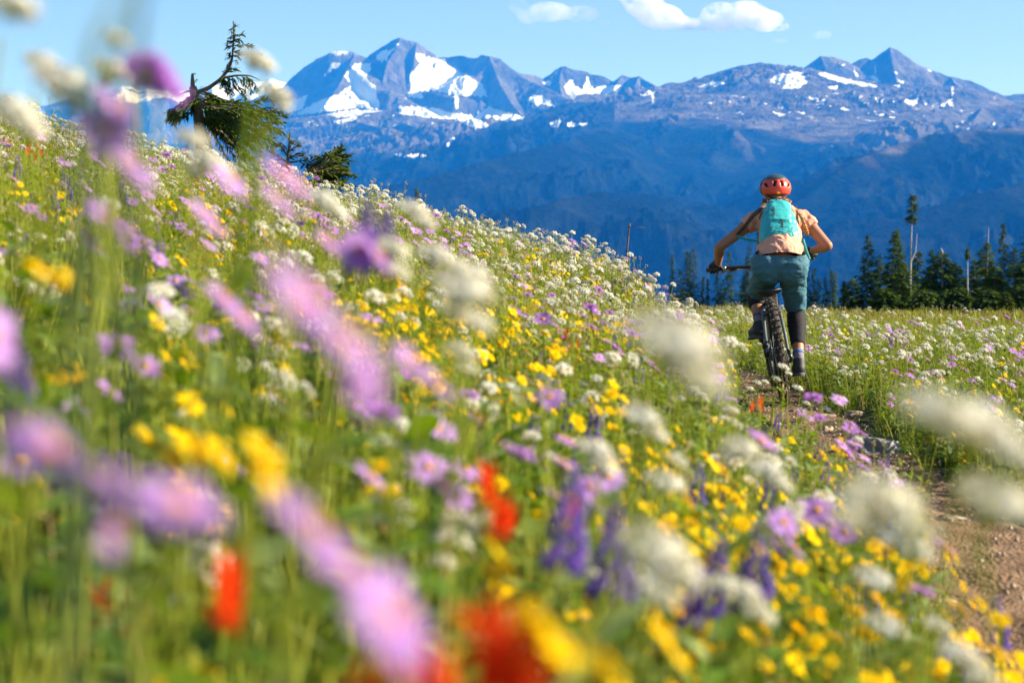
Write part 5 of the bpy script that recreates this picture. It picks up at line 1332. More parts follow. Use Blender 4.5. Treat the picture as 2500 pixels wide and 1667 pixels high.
# ------------------------------------------------------------------ the bicycle
import numpy as _np
CO = P(1917, 990, 13.5); CO.z = float(trail_z(13.5)) + 0.018
bike = empty("mountain_bike", CO)
tag(bike, "black full suspension mountain bike climbing the dirt trail under the cyclist", "bicycle")
LEAN, YAW = R(-8), R(-5)
BR = Matrix.Rotation(YAW, 4, 'Z') @ Matrix.Rotation(R(2.0), 4, 'X') @ Matrix.Rotation(LEAN, 4, 'Y')
bike.rotation_euler = BR.to_euler()
def BW(x, y, z): return Matrix.Translation(CO) @ BR @ Vector((x, y, z))
MB_BLACK = mat_basic("bike_black", (0.018, 0.019, 0.021), 0.35, 0.2, 10, spec=0.6)
MB_TYRE = mat_basic("tyre_rubber", (0.055, 0.045, 0.038), 0.85, 0.6, 25, 0.001, 0.2)
MB_KNOB = mat_basic("dusty_tread", (0.20, 0.15, 0.11), 0.9, 0.4, 30, 0.001, 0.1)
MB_METAL = mat_basic("bike_metal", (0.45, 0.45, 0.46), 0.3, 0.15, 10, metal=0.9)
MB_GREY = mat_basic("bike_grey", (0.10, 0.12, 0.13), 0.4, 0.2, 10)
MB_RED = mat_basic("red_anodised", (0.5, 0.03, 0.03), 0.35, 0.1, 10)
MB_CHAIN = mat_basic("chain_steel", (0.22, 0.20, 0.18), 0.4, 0.3, 60, metal=0.7)
BM = [MB_BLACK, MB_TYRE, MB_KNOB, MB_METAL, MB_GREY, MB_RED, MB_CHAIN]
def ring(mb, c, Rr, r, n=64, sides=10, m=0, sq=1.0):
    c = np.array(c, float); th = np.arange(n) * 2 * np.pi / n; ph = np.arange(sides) * 2 * np.pi / sides
    rad = Rr + r * np.cos(ph)[None, :]; V = np.stack([c[0] + np.broadcast_to(r * sq * np.sin(ph)[None, :], (n, sides)), c[1] + rad * np.cos(th)[:, None], c[2] + rad * np.sin(th)[:, None]], -1).reshape(-1, 3)
    Q = [(i * sides + j, i * sides + (j + 1) % sides, ((i + 1) % n) * sides + (j + 1) % sides, ((i + 1) % n) * sides + j) for i in range(n) for j in range(sides)]
    mb.add(V, Q, (), m)
def boxm(mb, c, d, m=0, rot=None, bev=0.15):
    """box with chamfered edges"""
    bm = bmesh.new(); bmesh.ops.create_cube(bm, size=1)
    for v in bm.verts: v.co = Vector((v.co.x * d[0], v.co.y * d[1], v.co.z * d[2]))
    bmesh.ops.bevel(bm, geom=list(bm.edges), offset=min(d) * bev, segments=1, affect='EDGES')
    M = (rot or Matrix.Identity(3)); bmesh.ops.triangulate(bm, faces=bm.faces)
    V = np.array([(M @ v.co)[:] for v in bm.verts]) + np.array(c); T = np.array([[v.index for v in f.verts] for f in bm.faces]); bm.free(); mb.add(V, (), T, m)
def wheel(c, Rr=0.368, knobs=46):
    c = Vector(c); w = empty("wheel"); w.parent = bike; w.location = c
    mb = MB(); ring(mb, (0, 0, 0), Rr - 0.032, 0.029, 72, 12, 1, 1.0)
    for i in range(knobs):
        a = 2 * math.pi * i / knobs
        rows = [(-0.012, 0.0, 0.011), (0.012, 0.0, 0.011)] if i % 2 == 0 else [(0.0, 0.0, 0.014)]
        rows += [(-0.027, -0.006, 0.010), (0.027, -0.006, 0.010)]
        for (xo, dr, wd) in rows:
            rr = Rr - 0.003 + dr; ct = (xo, rr * math.cos(a), rr * math.sin(a))
            boxm(mb, ct, (wd, 0.013, 0.016), 2, Matrix.Rotation(a, 3, 'X') @ Matrix.Rotation(R(90), 3, 'X') @ Matrix.Identity(3))
    obj("tyre", mb.mesh("tyre", BM, False), w)
    mb = MB(); ring(mb, (0, 0, 0), Rr - 0.068, 0.014, 64, 8, 0, 1.0); obj("rim", mb.mesh("rim", BM), w)
    mb = MB(); mb.tube([(-0.055, 0, 0), (-0.03, 0, 0), (0.03, 0, 0), (0.055, 0, 0)], [0.012, 0.026, 0.026, 0.012], 10, m=4, cap=True); obj("hub", mb.mesh("hub", BM), w)
    mb = MB()
    for i in range(28):
        a = 2 * math.pi * i / 28; a2 = a + (0.5 if i % 4 < 2 else -0.5); sx = 0.028 if i % 2 else -0.028
        mb.tube([(sx, 0.022 * math.cos(a2), 0.022 * math.sin(a2)), (0, (Rr - 0.07) * math.cos(a), (Rr - 0.07) * math.sin(a))], 0.0011, 3, m=3)
    obj("spokes", mb.mesh("spokes", BM), w)
    mb = MB(); xd = -0.04; ring(mb, (xd, 0, 0), 0.085, 0.008, 36, 4, 3, 0.15)
    for i in range(5): a = i * 1.2566; mb.tube([(xd, 0.02 * math.cos(a), 0.02 * math.sin(a)), (xd, 0.08 * math.cos(a + 0.4), 0.08 * math.sin(a + 0.4))], 0.004, 4, m=4)
    obj("brake_disc", mb.mesh("brake_disc", BM), w)
    return w
wheel((0, 0, 0.368)); fw = wheel((0, 1.19, 0.372)); fw.rotation_euler = (0, 0, R(3))
def part(name, mb, smooth=True, parent=None): return obj(name, mb.mesh(name, BM, smooth), parent or bike)
# frame
mb = MB(); S = np.array
bb = (0, 0.435, 0.305); st_top = (0, 0.30, 0.62); ht_b = (0, 0.93, 0.70); ht_t = (0, 0.895, 0.80)
mb.tube([bb, (0, 0.66, 0.50), ht_b], [0.034, 0.032, 0.030], 10, m=0); mb.tube([st_top, (0, 0.60, 0.69), ht_t], [0.022, 0.022, 0.026], 10, m=0)
mb.tube([bb, (0, 0.38, 0.47), st_top], [0.028, 0.022, 0.019], 10, m=0); mb.tube([ht_b, ht_t], 0.029, 10, m=0, cap=True); mb.tube([(-0.045, *bb[1:]), (0.045, *bb[1:])], 0.030, 12, m=4, cap=True)
for sx in (-1, 1):
    mb.tube([(sx * 0.04, 0.40, 0.36), (sx * 0.062, 0.28, 0.355), (sx * 0.068, 0.0, 0.368)], [0.014, 0.012, 0.012], 8, m=0)
    mb.tube([(sx * 0.068, 0.0, 0.368), (sx * 0.066, 0.10, 0.48), (sx * 0.055, 0.22, 0.64), (sx * 0.035, 0.34, 0.66)], [0.012, 0.011, 0.012, 0.012], 8, m=4)
    mb.tube([(sx * 0.035, 0.34, 0.66), (sx * 0.03, 0.42, 0.60)], 0.012, 8, m=0)
mb.tube([(-0.062, 0.20, 0.62), (0, 0.185, 0.635), (0.062, 0.20, 0.62)], 0.011, 8, m=4)
part("frame", mb)
mb = MB(); mb.tube([(0, 0.42, 0.60), (0, 0.50, 0.49)], 0.026, 10, m=4, cap=True); mb.tube([(0, 0.50, 0.49), (0, 0.56, 0.42)], 0.013, 8, m=3, cap=True); mb.tube([(0, 0.44, 0.575), (0, 0.455, 0.555)], 0.029, 10, m=5, cap=True); part("rear_shock", mb)
# fork
fk = empty("fork"); fk.parent = bike
mb = MB()
for sx in (-1, 1):
    mb.tube([(sx * 0.065, 1.17, 0.372), (sx * 0.067, 1.06, 0.56)], 0.021, 9, m=0, cap=True); mb.tube([(sx * 0.067, 1.06, 0.56), (sx * 0.067, 0.95, 0.74)], 0.017, 9, m=3)
mb.tube([(-0.067, 0.95, 0.745), (0, 0.935, 0.70), (0.067, 0.95, 0.745)], 0.022, 8, m=0, cap=True); mb.tube([(-0.067, 1.045, 0.59), (-0.05, 1.06, 0.80), (0.05, 1.06, 0.80), (0.067, 1.045, 0.59)], 0.012, 7, m=0)
obj("fork_legs", mb.mesh("fork_legs", BM), fk)
# seat
mb = MB(); mb.tube([(0, 0.30, 0.60), (0, 0.255, 0.735)], 0.0155, 10, m=0, cap=True); mb.tube([(0, 0.295, 0.615), (0, 0.29, 0.64)], 0.023, 10, m=4, cap=True); part("seat_post", mb)
sd = MB(); ncs = 11; V = []; 
for i in range(ncs):
    t = i / (ncs - 1); y = 0.13 + 0.27 * t; hw = 0.073 * (1 - sstep(0.1, 0.62, t)) + 0.019; z = 0.755 + 0.012 * math.cos(t * 5) + 0.012 * (t < 0.15)
    for j in range(12):
        a = 2 * math.pi * j / 12; ca, sa = math.cos(a), math.sin(a)
        V.append((hw * ca * (0.92 if i in (0, ncs - 1) else 1), y, z + (0.016 if sa > 0 else 0.024) * sa * (1 - 0.35 * abs(ca)) * (0.5 if i in (0, ncs - 1) else 1)))
Q = [(i * 12 + j, i * 12 + (j + 1) % 12, (i + 1) * 12 + (j + 1) % 12, (i + 1) * 12 + j) for i in range(ncs - 1) for j in range(12)]
T = [(0, (j + 1) % 12, j) if j else (0, 1, 0) for j in range(1, 11)] + [((ncs - 1) * 12, (ncs - 1) * 12 + j, (ncs - 1) * 12 + (j + 1) % 12) for j in range(1, 11)]
sd.add(V, Q, T, 0); saddle = part("saddle", sd)
mb = MB()
for sx in (-1, 1): mb.tube([(sx * 0.045, 0.16, 0.735), (sx * 0.022, 0.19, 0.722), (sx * 0.022, 0.29, 0.722), (sx * 0.012, 0.35, 0.745)], 0.0035, 5, m=3)
part("saddle_rails", mb, parent=saddle)
# handlebar
hb = MB(); hz_ = 0.945; hy = 0.86
hb.tube([(-0.395, hy - 0.035, hz_ + 0.012), (-0.20, hy - 0.01, hz_ + 0.004), (-0.05, hy + 0.02, hz_ - 0.012), (0.05, hy + 0.02, hz_ - 0.012), (0.20, hy - 0.01, hz_ + 0.004), (0.395, hy - 0.035, hz_ + 0.012)], [0.011, 0.0125, 0.0165, 0.0165, 0.0125, 0.011], 10, m=0, cap=True)
hbar = part("handlebar", hb)
mb = MB(); mb.tube([(0, 0.875, 0.87), (0, 0.88, 0.80)], 0.021, 10, m=0, cap=True); mb.tube([(0, 0.87, 0.865), (0, hy + 0.02, hz_ - 0.012)], 0.022, 10, m=0, cap=True); mb.tube([(-0.025, hy + 0.02, hz_ - 0.012), (0.025, hy + 0.02, hz_ - 0.012)], 0.021, 10, m=4, cap=True); part("stem", mb)
for sx in (-1, 1):
    mb = MB(); mb.tube([(sx * 0.268, hy - 0.018, hz_ + 0.006), (sx * 0.40, hy - 0.036, hz_ + 0.012)], 0.0165, 12, m=0, cap=True)
    for k in range(9): ring(mb, (sx * (0.278 + k * 0.0135), hy - 0.019 - k * 0.0018, hz_ + 0.0065 + k * 0.0007), 0.0165, 0.002, 14, 4, 4)
    mb.tube([(sx * 0.262, hy - 0.018, hz_ + 0.006), (sx * 0.269, hy - 0.019, hz_ + 0.006)], 0.019, 12, m=3, cap=True)
    part("grip", mb, parent=hbar)
    mb = MB(); mb.tube([(sx * 0.215, hy + 0.005, hz_), (sx * 0.235, hy + 0.045, hz_ - 0.012), (sx * 0.30, hy + 0.055, hz_ - 0.026), (sx * 0.345, hy + 0.04, hz_ - 0.03)], [0.011, 0.009, 0.006, 0.005], 7, m=3, cap=True)
    mb.tube([(sx * 0.20, hy, hz_), (sx * 0.228, hy - 0.003, hz_)], 0.019, 10, m=0, cap=True); mb.tube([(sx * 0.175, hy + 0.02, hz_ - 0.012), (sx * 0.235, hy + 0.03, hz_ - 0.016)], 0.010, 8, m=4, cap=True)
    part("brake_lever", mb, parent=hbar)
    mb = MB(); mb.tube([(sx * 0.18, hy + 0.02, hz_ - 0.014), (sx * 0.10, hy + 0.09, hz_ - 0.03), (sx * 0.02, hy + 0.10, hz_ - 0.07), (0, 0.93, 0.80)], 0.0028, 5, m=0); part("brake_hose", mb, parent=hbar)
# drivetrain
mb = MB(); ring(mb, (0.052, bb[1], bb[2]), 0.060, 0.004, 40, 5, 6, 0.5)
for i in range(32): a = i * 2 * math.pi / 32; boxm(mb, (0.052, bb[1] + 0.066 * math.cos(a), bb[2] + 0.066 * math.sin(a)), (0.003, 0.005, 0.006), 6)
for i in range(4): a = i * 1.57; mb.tube([(0.052, bb[1], bb[2]), (0.052, bb[1] + 0.06 * math.cos(a), bb[2] + 0.06 * math.sin(a))], 0.006, 4, m=0)
part("chainring", mb)
CA = R(-122)   # right crank direction in the y-z plane
cr_dir = Vector((0, math.cos(CA), math.sin(CA)))
pr = Vector((0.13, bb[1], bb[2])) + cr_dir * 0.165; pl = Vector((-0.13, bb[1], bb[2])) - cr_dir * 0.165
for nm, x0, pe in (("crank_arm", 0.062, pr), ("crank_arm", -0.062, pl)):
    mb = MB(); mb.tube([(x0, bb[1], bb[2]), (x0 * 1.15, (bb[1] + pe.y) / 2, (bb[2] + pe.z) / 2), (x0 * 1.25, pe.y, pe.z)], [0.017, 0.013, 0.012], 8, m=0, cap=True); part(nm, mb)
    mb = MB(); boxm(mb, (pe.x, pe.y, pe.z), (0.098, 0.095, 0.014), 0); mb.tube([(x0 * 1.2, pe.y, pe.z), (pe.x, pe.y, pe.z)], 0.008, 8, m=3)
    for ix in (-0.035, 0, 0.035):
        for iy in (-0.038, 0.038): mb.tube([(pe.x + ix, pe.y + iy, pe.z - 0.012), (pe.x + ix, pe.y + iy, pe.z + 0.012)], 0.0022, 5, m=3, cap=True)
    part("pedal", mb, False)
mb = MB()
for k in range(8): ring(mb, (0.022 + k * 0.0042, 0, 0.368), 0.078 - k * 0.0078, 0.003, 30, 4, 6, 0.5)
mb.tube([(0.02, 0, 0.368), (0.056, 0, 0.368)], 0.02, 10, m=4, cap=True); part("cassette", mb)
mb = MB(); mb.tube([(0.07, 0.0, 0.36), (0.085, -0.02, 0.315), (0.075, 0.015, 0.285)], [0.012, 0.016, 0.011], 8, m=0, cap=True); mb.tube([(0.062, 0.01, 0.29), (0.06, 0.06, 0.20)], 0.009, 6, m=4, cap=True)
ring(mb, (0.052, 0.01, 0.285), 0.018, 0.006, 16, 5, 6, 0.5); ring(mb, (0.052, 0.062, 0.198), 0.018, 0.006, 16, 5, 6, 0.5); part("derailleur", mb)
mb = MB()
path_c = [(0.05, bb[1], bb[2] + 0.068), (0.04, 0.0, 0.432), (0.04, -0.055, 0.40), (0.045, -0.045, 0.31), (0.052, -0.008, 0.275), (0.052, 0.03, 0.20), (0.052, 0.06, 0.18), (0.052, 0.08, 0.195), (0.052, bb[1], bb[2] - 0.068), (0.052, bb[1] + 0.066, bb[2]), (0.05, bb[1], bb[2] + 0.068)]
mb.tube(smoothline([np.array(p) for p in path_c]), 0.0042, 5, m=6); part("chain", mb)
mb = MB(); mb.tube([(-0.075, 0.015, 0.41), (-0.07, 0.055, 0.44)], 0.016, 7, m=0, cap=True); mb.tube([(-0.07, 0.05, 0.44), (-0.066, 0.2, 0.37), (-0.03, 0.42, 0.38)], 0.003, 5, m=0); part("brake_caliper", mb)

# ------------------------------------------------------------------ bodies grown from overlapping tapered limbs
def grow_body(name, prims, mats, voxel=0.007, smooth=4, parent=None, wrinkle=0.0, wscale=30.0, wdir=(1, 1, 1), cuts=(), ripple=None):
    """prims: ('c', a, b, ra, rb[, flat]) tapered limbs and ('e', centre, (rx, ry, rz)[, rot]) ellipsoids, fused into one surface"""
    bm = bmesh.new()
    for p in prims:
        if p[0] == 'c':
            a, b, ra, rb = Vector(p[1]), Vector(p[2]), p[3], p[4]
            d = b - a; L = d.length; q = d.to_track_quat('Z', 'Y').to_matrix().to_4x4()
            bmesh.ops.create_cone(bm, cap_ends=True, segments=24, radius1=ra, radius2=rb, depth=L, matrix=Matrix.Translation((a + b) / 2) @ q)
            fl = p[5] if len(p) > 5 else ''
            if 'a' not in fl: bmesh.ops.create_uvsphere(bm, u_segments=20, v_segments=12, radius=ra, matrix=Matrix.Translation(a))
            if 'b' not in fl: bmesh.ops.create_uvsphere(bm, u_segments=20, v_segments=12, radius=rb, matrix=Matrix.Translation(b))
        else:
            rot = p[3] if len(p) > 3 else Matrix.Identity(4)
            bmesh.ops.create_uvsphere(bm, u_segments=28, v_segments=18, radius=1, matrix=Matrix.Translation(Vector(p[1])) @ rot @ Matrix.Diagonal((*p[2], 1)))
    me = bpy.data.meshes.new(name); bm.to_mesh(me); bm.free()
    o = bpy.data.objects.new(name + "_tmp", me); COL.objects.link(o)
    md = o.modifiers.new("r", 'REMESH'); md.mode = 'VOXEL'; md.voxel_size = voxel
    if smooth: ms = o.modifiers.new("s", 'SMOOTH'); ms.iterations = smooth; ms.factor = 0.5
    dg = bpy.context.evaluated_depsgraph_get(); ev = o.evaluated_get(dg)
    me2 = bpy.data.meshes.new_from_object(ev); me2.name = name
    bpy.data.objects.remove(o)
    n = len(me2.vertices); V = np.zeros(n * 3, np.float32); me2.vertices.foreach_get("co", V); V = V.reshape(-1, 3).astype(float)
    if wrinkle or ripple:
        Nn = np.zeros(n * 3, np.float32); me2.vertices.foreach_get("normal", Nn); Nn = Nn.reshape(-1, 3)
        if wrinkle:
            W = V * np.array(wdir) * wscale
            w = fbm(W[:, 0] + W[:, 1] * 0.7, W[:, 2] + W[:, 1] * 0.4, 3, 77, 0.5, ridged=True) - 0.3
            V = V + Nn * (w * wrinkle)[:, None]
        if ripple:
            for c, rad, k, amp in ripple:      # cloth folds radiating round a point
                dd = np.linalg.norm(V - np.array(c), axis=1); f = np.exp(-(dd / rad) ** 2)
                V = V + Nn * (f * amp * np.sin(dd * k + 2 * gnoise(V[:, 0] * 20, V[:, 2] * 20, 3)))[:, None]
        me2.vertices.foreach_set("co", V.astype(np.float32).ravel())
    if cuts:
        bm = bmesh.new(); bm.from_mesh(me2)
        for c, nrm in cuts:
            g = bm.verts[:] + bm.edges[:] + bm.faces[:]
            bmesh.ops.bisect_plane(bm, geom=g, plane_co=c, plane_no=nrm, clear_outer=True)
        bm.to_mesh(me2); bm.free()
    for p in me2.polygons: p.use_smooth = True
    me2.materials.clear()
    for m in mats: me2.materials.append(m)
    return obj(name, me2, parent)

SKIN = mat_basic("skin", (0.40, 0.17, 0.09), 0.5, 0.10, 12, 0.0006, 0.4, bscale=90)
SHIRT = mat_basic("peach_shirt", (0.78, 0.36, 0.24), 0.8, 0.06, 30, 0.002, 0.2, bscale=35)
SHORTS = mat_basic("teal_grey_shorts", (0.06, 0.165, 0.225), 0.7, 0.08, 30, 0.002, 0.25, bscale=28)
TIGHT = mat_basic("black_knee_sleeve", (0.02, 0.018, 0.022), 0.75, 0.15, 60, 0.001, 0.2, bscale=120)
PATCH = mat_basic("grey_mesh_panel", (0.16, 0.14, 0.14), 0.8, 0.15, 120)
SHOE = mat_basic("shoe_black", (0.03, 0.03, 0.033), 0.6, 0.2, 30, 0.001)
SOLE = mat_basic("shoe_sole", (0.10, 0.10, 0.10), 0.8, 0.2, 30)
SOCK = mat_basic("sock_grey", (0.24, 0.20, 0.23), 0.9, 0.1, 60)
SOCKB = mat_basic("sock_blue_band", (0.05, 0.14, 0.45), 0.9, 0.1, 60)
SOCKM = mat_basic("sock_plum_band", (0.20, 0.05, 0.14), 0.9, 0.1, 60)
GLOVE = mat_basic("glove_black", (0.022, 0.022, 0.025), 0.7, 0.2, 60, 0.0008, bscale=140)
GLOVEG = mat_basic("glove_grey_back", (0.50, 0.50, 0.48), 0.8, 0.12, 50, 0.0008, bscale=120)
HAIR_M = mat_basic("hair_brown", (0.10, 0.045, 0.02), 0.45, 0.45, 60, 0.002, 0.5, bscale=180)
HAIR_G = mat_basic("hair_golden", (0.38, 0.20, 0.06), 0.45, 0.45, 60, 0.002, 0.5, bscale=180)
TEAL = mat_basic("turquoise_nylon", (0.05, 0.46, 0.46), 0.42, 0.06, 14, 0.005, 0.5, bscale=24)
TEAL_D = mat_basic("turquoise_nylon_pocket", (0.04, 0.37, 0.38), 0.42, 0.08, 18, 0.007, 0.5, bscale=38)
STRAPM = mat_basic("teal_webbing", (0.015, 0.25, 0.24), 0.7, 0.1, 80)
DARKW = mat_basic("dark_webbing", (0.02, 0.03, 0.04), 0.7, 0.1, 80)
HELR = mat_basic("helmet_red", (0.78, 0.085, 0.06), 0.35, 0.04, 10, spec=0.5)
HELD = mat_basic("helmet_dark_teal", (0.035, 0.075, 0.085), 0.4, 0.05, 10, spec=0.5)
LINER = mat_basic("helmet_liner", (0.012, 0.012, 0.014), 0.8, 0.1, 20)
YEL = mat_basic("yellow_sticker", (0.85, 0.75, 0.05), 0.5, 0.02, 20)

# joints (world), read from the photograph at the cyclist's distance
pelvis = P(1904, 648, 13.72); waist = P(1905, 606, 13.88); chest = P(1903, 545, 14.06); neck = P(1896, 505, 14.22); head = P(1893, 468, 14.32)
shL, shR = P(1848, 534, 14.12), P(1962, 534, 14.10)
elL, elR = P(1757, 603, 14.12), P(2020, 600, 14.00)
gL = BW(-0.335, hy - 0.028, hz_ + 0.009); gR = BW(0.335, hy - 0.028, hz_ + 0.009)
wrL = gL + Vector((0.015, -0.055, 0.045)); wrR = gR + Vector((0.02, -0.06, 0.038))
hipL, hipR = P(1876, 660, 13.76), P(1934, 660, 13.74)
plw, prw = BW(*pl), BW(*pr)
ankL = plw + Vector((0.02, -0.075, 0.135)); ankR = prw + Vector((-0.01, -0.085, 0.13))
knL = P(1846, 722, 14.10); knR = P(1943, 756, 13.98)
def mix(a, b, t): return a.lerp(b, t)

def foot(ank, ped, s=1):
    heel = ank + Vector((0, -0.035, -0.085)); ball = ped + Vector((0, 0.01, 0.035)); toe = ped + Vector((0, 0.075, 0.03)); return heel, ball, toe
hlL, blL, toL = foot(ankL, plw); hlR, blR, toR = foot(ankR, prw)
body = grow_body("person", [
    ('e', pelvis, (0.13, 0.09, 0.10)), ('c', pelvis, waist, 0.10, 0.09), ('c', waist, chest, 0.09, 0.10), ('e', chest, (0.14, 0.085, 0.11)),
    ('c', chest, neck, 0.08, 0.055), ('c', neck, head, 0.052, 0.055), ('e', head, (0.074, 0.092, 0.105)), ('e', head + Vector((0, 0.085, -0.02)), (0.018, 0.022, 0.025)),
    ('e', head + Vector((0.076, 0, -0.015)), (0.010, 0.018, 0.030)), ('e', head + Vector((-0.076, 0, -0.015)), (0.010, 0.018, 0.030)), ('e', head + Vector((0, 0.045, -0.075)), (0.045, 0.045, 0.035)),
    ('c', shL, mix(shL, elL, 0.45), 0.055, 0.043), ('c', mix(shL, elL, 0.45), elL, 0.043, 0.036), ('c', elL, mix(elL, wrL, 0.35), 0.038, 0.038), ('c', mix(elL, wrL, 0.35), wrL, 0.038, 0.025),
    ('c', shR, mix(shR, elR, 0.45), 0.055, 0.043), ('c', mix(shR, elR, 0.45), elR, 0.043, 0.037), ('c', elR, mix(elR, wrR, 0.35), 0.038, 0.038), ('c', mix(elR, wrR, 0.35), wrR, 0.038, 0.025),
    ('c', wrL, gL + Vector((0.0, -0.005, 0.02)), 0.024, 0.026), ('c', wrR, gR + Vector((0.0, -0.005, 0.02)), 0.024, 0.026),
    ('c', chest, shL, 0.08, 0.058), ('c', chest, shR, 0.08, 0.058),
    ('c', hipL, knL, 0.085, 0.055), ('c', knL, mix(knL, ankL, 0.35), 0.050, 0.055), ('c', mix(knL, ankL, 0.35), ankL, 0.055, 0.033),
    ('c', hipR, knR, 0.085, 0.055), ('c', knR, mix(knR, ankR, 0.35), 0.052, 0.056), ('c', mix(knR, ankR, 0.35), ankR, 0.056, 0.034),
    ('c', ankL, hlL, 0.032, 0.028), ('c', hlL, blL, 0.03, 0.03), ('c', blL, toL, 0.03, 0.02), ('c', ankR, hlR, 0.032, 0.028), ('c', hlR, blR, 0.03, 0.03), ('c', blR, toR, 0.03, 0.02),
], [SKIN], 0.008, 5)
tag(body, "cyclist standing on the pedals, back turned, in red helmet, peach shirt and teal shorts", "person")

# shirt
sdL = (elL - shL).normalized(); sdR = (elR - shR).normalized()
slL = shL + sdL * 0.095; slR = shR + sdR * 0.085
hem = P(1905, 618, 13.84)
grow_body("shirt", [('e', P(1905, 606, 13.83), (0.162, 0.135, 0.075)), ('c', P(1905, 635, 13.77), P(1905, 600, 13.86), 0.160, 0.142), ('c', P(1905, 600, 13.86), chest, 0.128, 0.138), ('e', mix(waist, chest, 0.5), (0.148, 0.12, 0.13)),
    ('e', chest + Vector((0, 0, 0.01)), (0.160, 0.118, 0.13)), ('c', chest, neck, 0.10, 0.066, 'b'),
    ('c', mix(chest, shL, 0.3), shL, 0.095, 0.058), ('c', mix(chest, shR, 0.3), shR, 0.095, 0.058),
    ('c', shL, slL, 0.058, 0.060, 'b'), ('c', shR, slR, 0.058, 0.060, 'b')], [SHIRT], 0.007, 4, body, 0.007, 14, (1, 1, 0.45),
    ripple=[(shL[:], 0.14, 95, 0.0035), (shR[:], 0.14, 95, 0.0035)], cuts=[(P(1905, 623, 13.70), Vector((0, -0.25, -1)))])
# shorts
hcR = mix(hipR, knR, 0.98); hcL = mix(hipL, knL, 0.93)
grow_body("shorts", [('e', pelvis + Vector((0, 0, 0.02)), (0.185, 0.14, 0.13)), ('c', P(1905, 628, 13.80), P(1905, 600, 13.88), 0.150, 0.140, 'b'),
    ('e', P(1876, 648, 13.69), (0.118, 0.105, 0.135)), ('e', P(1932, 648, 13.68), (0.12, 0.105, 0.135)), ('e', P(1904, 640, 13.70), (0.15, 0.11, 0.10)),
    ('c', hipL, hcL, 0.098, 0.070, 'b'), ('c', hipR, mix(hipR, hcR, 0.5), 0.103, 0.083), ('c', mix(hipR, hcR, 0.5), hcR, 0.083, 0.069, 'b')], [SHORTS], 0.007, 7, body, 0.006, 13, (0.5, 0.5, 1.3),
    ripple=[(P(1905, 690, 13.72)[:], 0.12, 110, 0.003), (hcR[:], 0.16, 80, 0.003), (knL[:], 0.15, 80, 0.003)], cuts=[(P(1905, 603, 13.86), Vector((0, -0.25, 1)))])
# knee sleeves
e1 = mix(knR, ankR, 0.77)
grow_body("knee_sleeve", [('c', mix(hipR, knR, 0.8), knR, 0.070, 0.064), ('c', knR, mix(knR, ankR, 0.33), 0.063, 0.066), ('c', mix(knR, ankR, 0.33), e1, 0.066, 0.048, 'b')], [TIGHT], 0.006, 3, body, 0.0015, 30, (0.3, 0.3, 2), cuts=[])
e2 = mix(knL, ankL, 0.52)
grow_body("knee_sleeve", [('c', mix(hipL, knL, 0.8), knL, 0.068, 0.062), ('c', knL, mix(knL, ankL, 0.28), 0.061, 0.063), ('c', mix(knL, ankL, 0.28), e2, 0.063, 0.056, 'b')], [TIGHT], 0.006, 3, body, 0.0015, 30, (0.3, 0.3, 2))
grow_body("knee_sleeve_panel", [('e', mix(knL, ankL, 0.06) + Vector((0.012, -0.043, -0.005)), (0.042, 0.026, 0.022))], [PATCH], 0.006, 2, body)
for (ak, hl, bl_, to_, kn, band) in ((ankL, hlL, blL, toL, knL, SOCKM), (ankR, hlR, blR, toR, knR, SOCKB)):
    up = (kn - ak).normalized()
    grow_body("sock", [('c', ak + up * 0.045, ak, 0.039, 0.037, 'a'), ('c', ak, hl, 0.037, 0.034)], [SOCK], 0.005, 1, body)
    grow_body("sock_band", [('c', ak + up * 0.028, ak + up * 0.010, 0.0405, 0.0398, 'ab')], [band], 0.004, 1, body)
    sh = grow_body("shoe", [('c', ak + Vector((0, -0.012, -0.02)), hl + Vector((0, 0, -0.005)), 0.043, 0.042, 'a'), ('c', hl, bl_, 0.042, 0.046), ('c', bl_, to_, 0.046, 0.032), ('e', mix(ak, bl_, 0.4) + Vector((0, 0.01, -0.03)), (0.038, 0.07, 0.045))], [SHOE], 0.006, 3, body)
    zb = hl.z - 0.042
    grow_body("sole", [('c', Vector((hl.x, hl.y, zb)), Vector((bl_.x, bl_.y, bl_.z - 0.038)), 0.040, 0.044), ('c', Vector((bl_.x, bl_.y, bl_.z - 0.038)), Vector((to_.x, to_.y, to_.z - 0.024)), 0.044, 0.030)], [SOLE], 0.006, 1, sh,
              cuts=[(Vector((hl.x, hl.y, zb - 0.008)), Vector((0, (bl_.z - 0.038 - zb) * 0.4, -1)))])
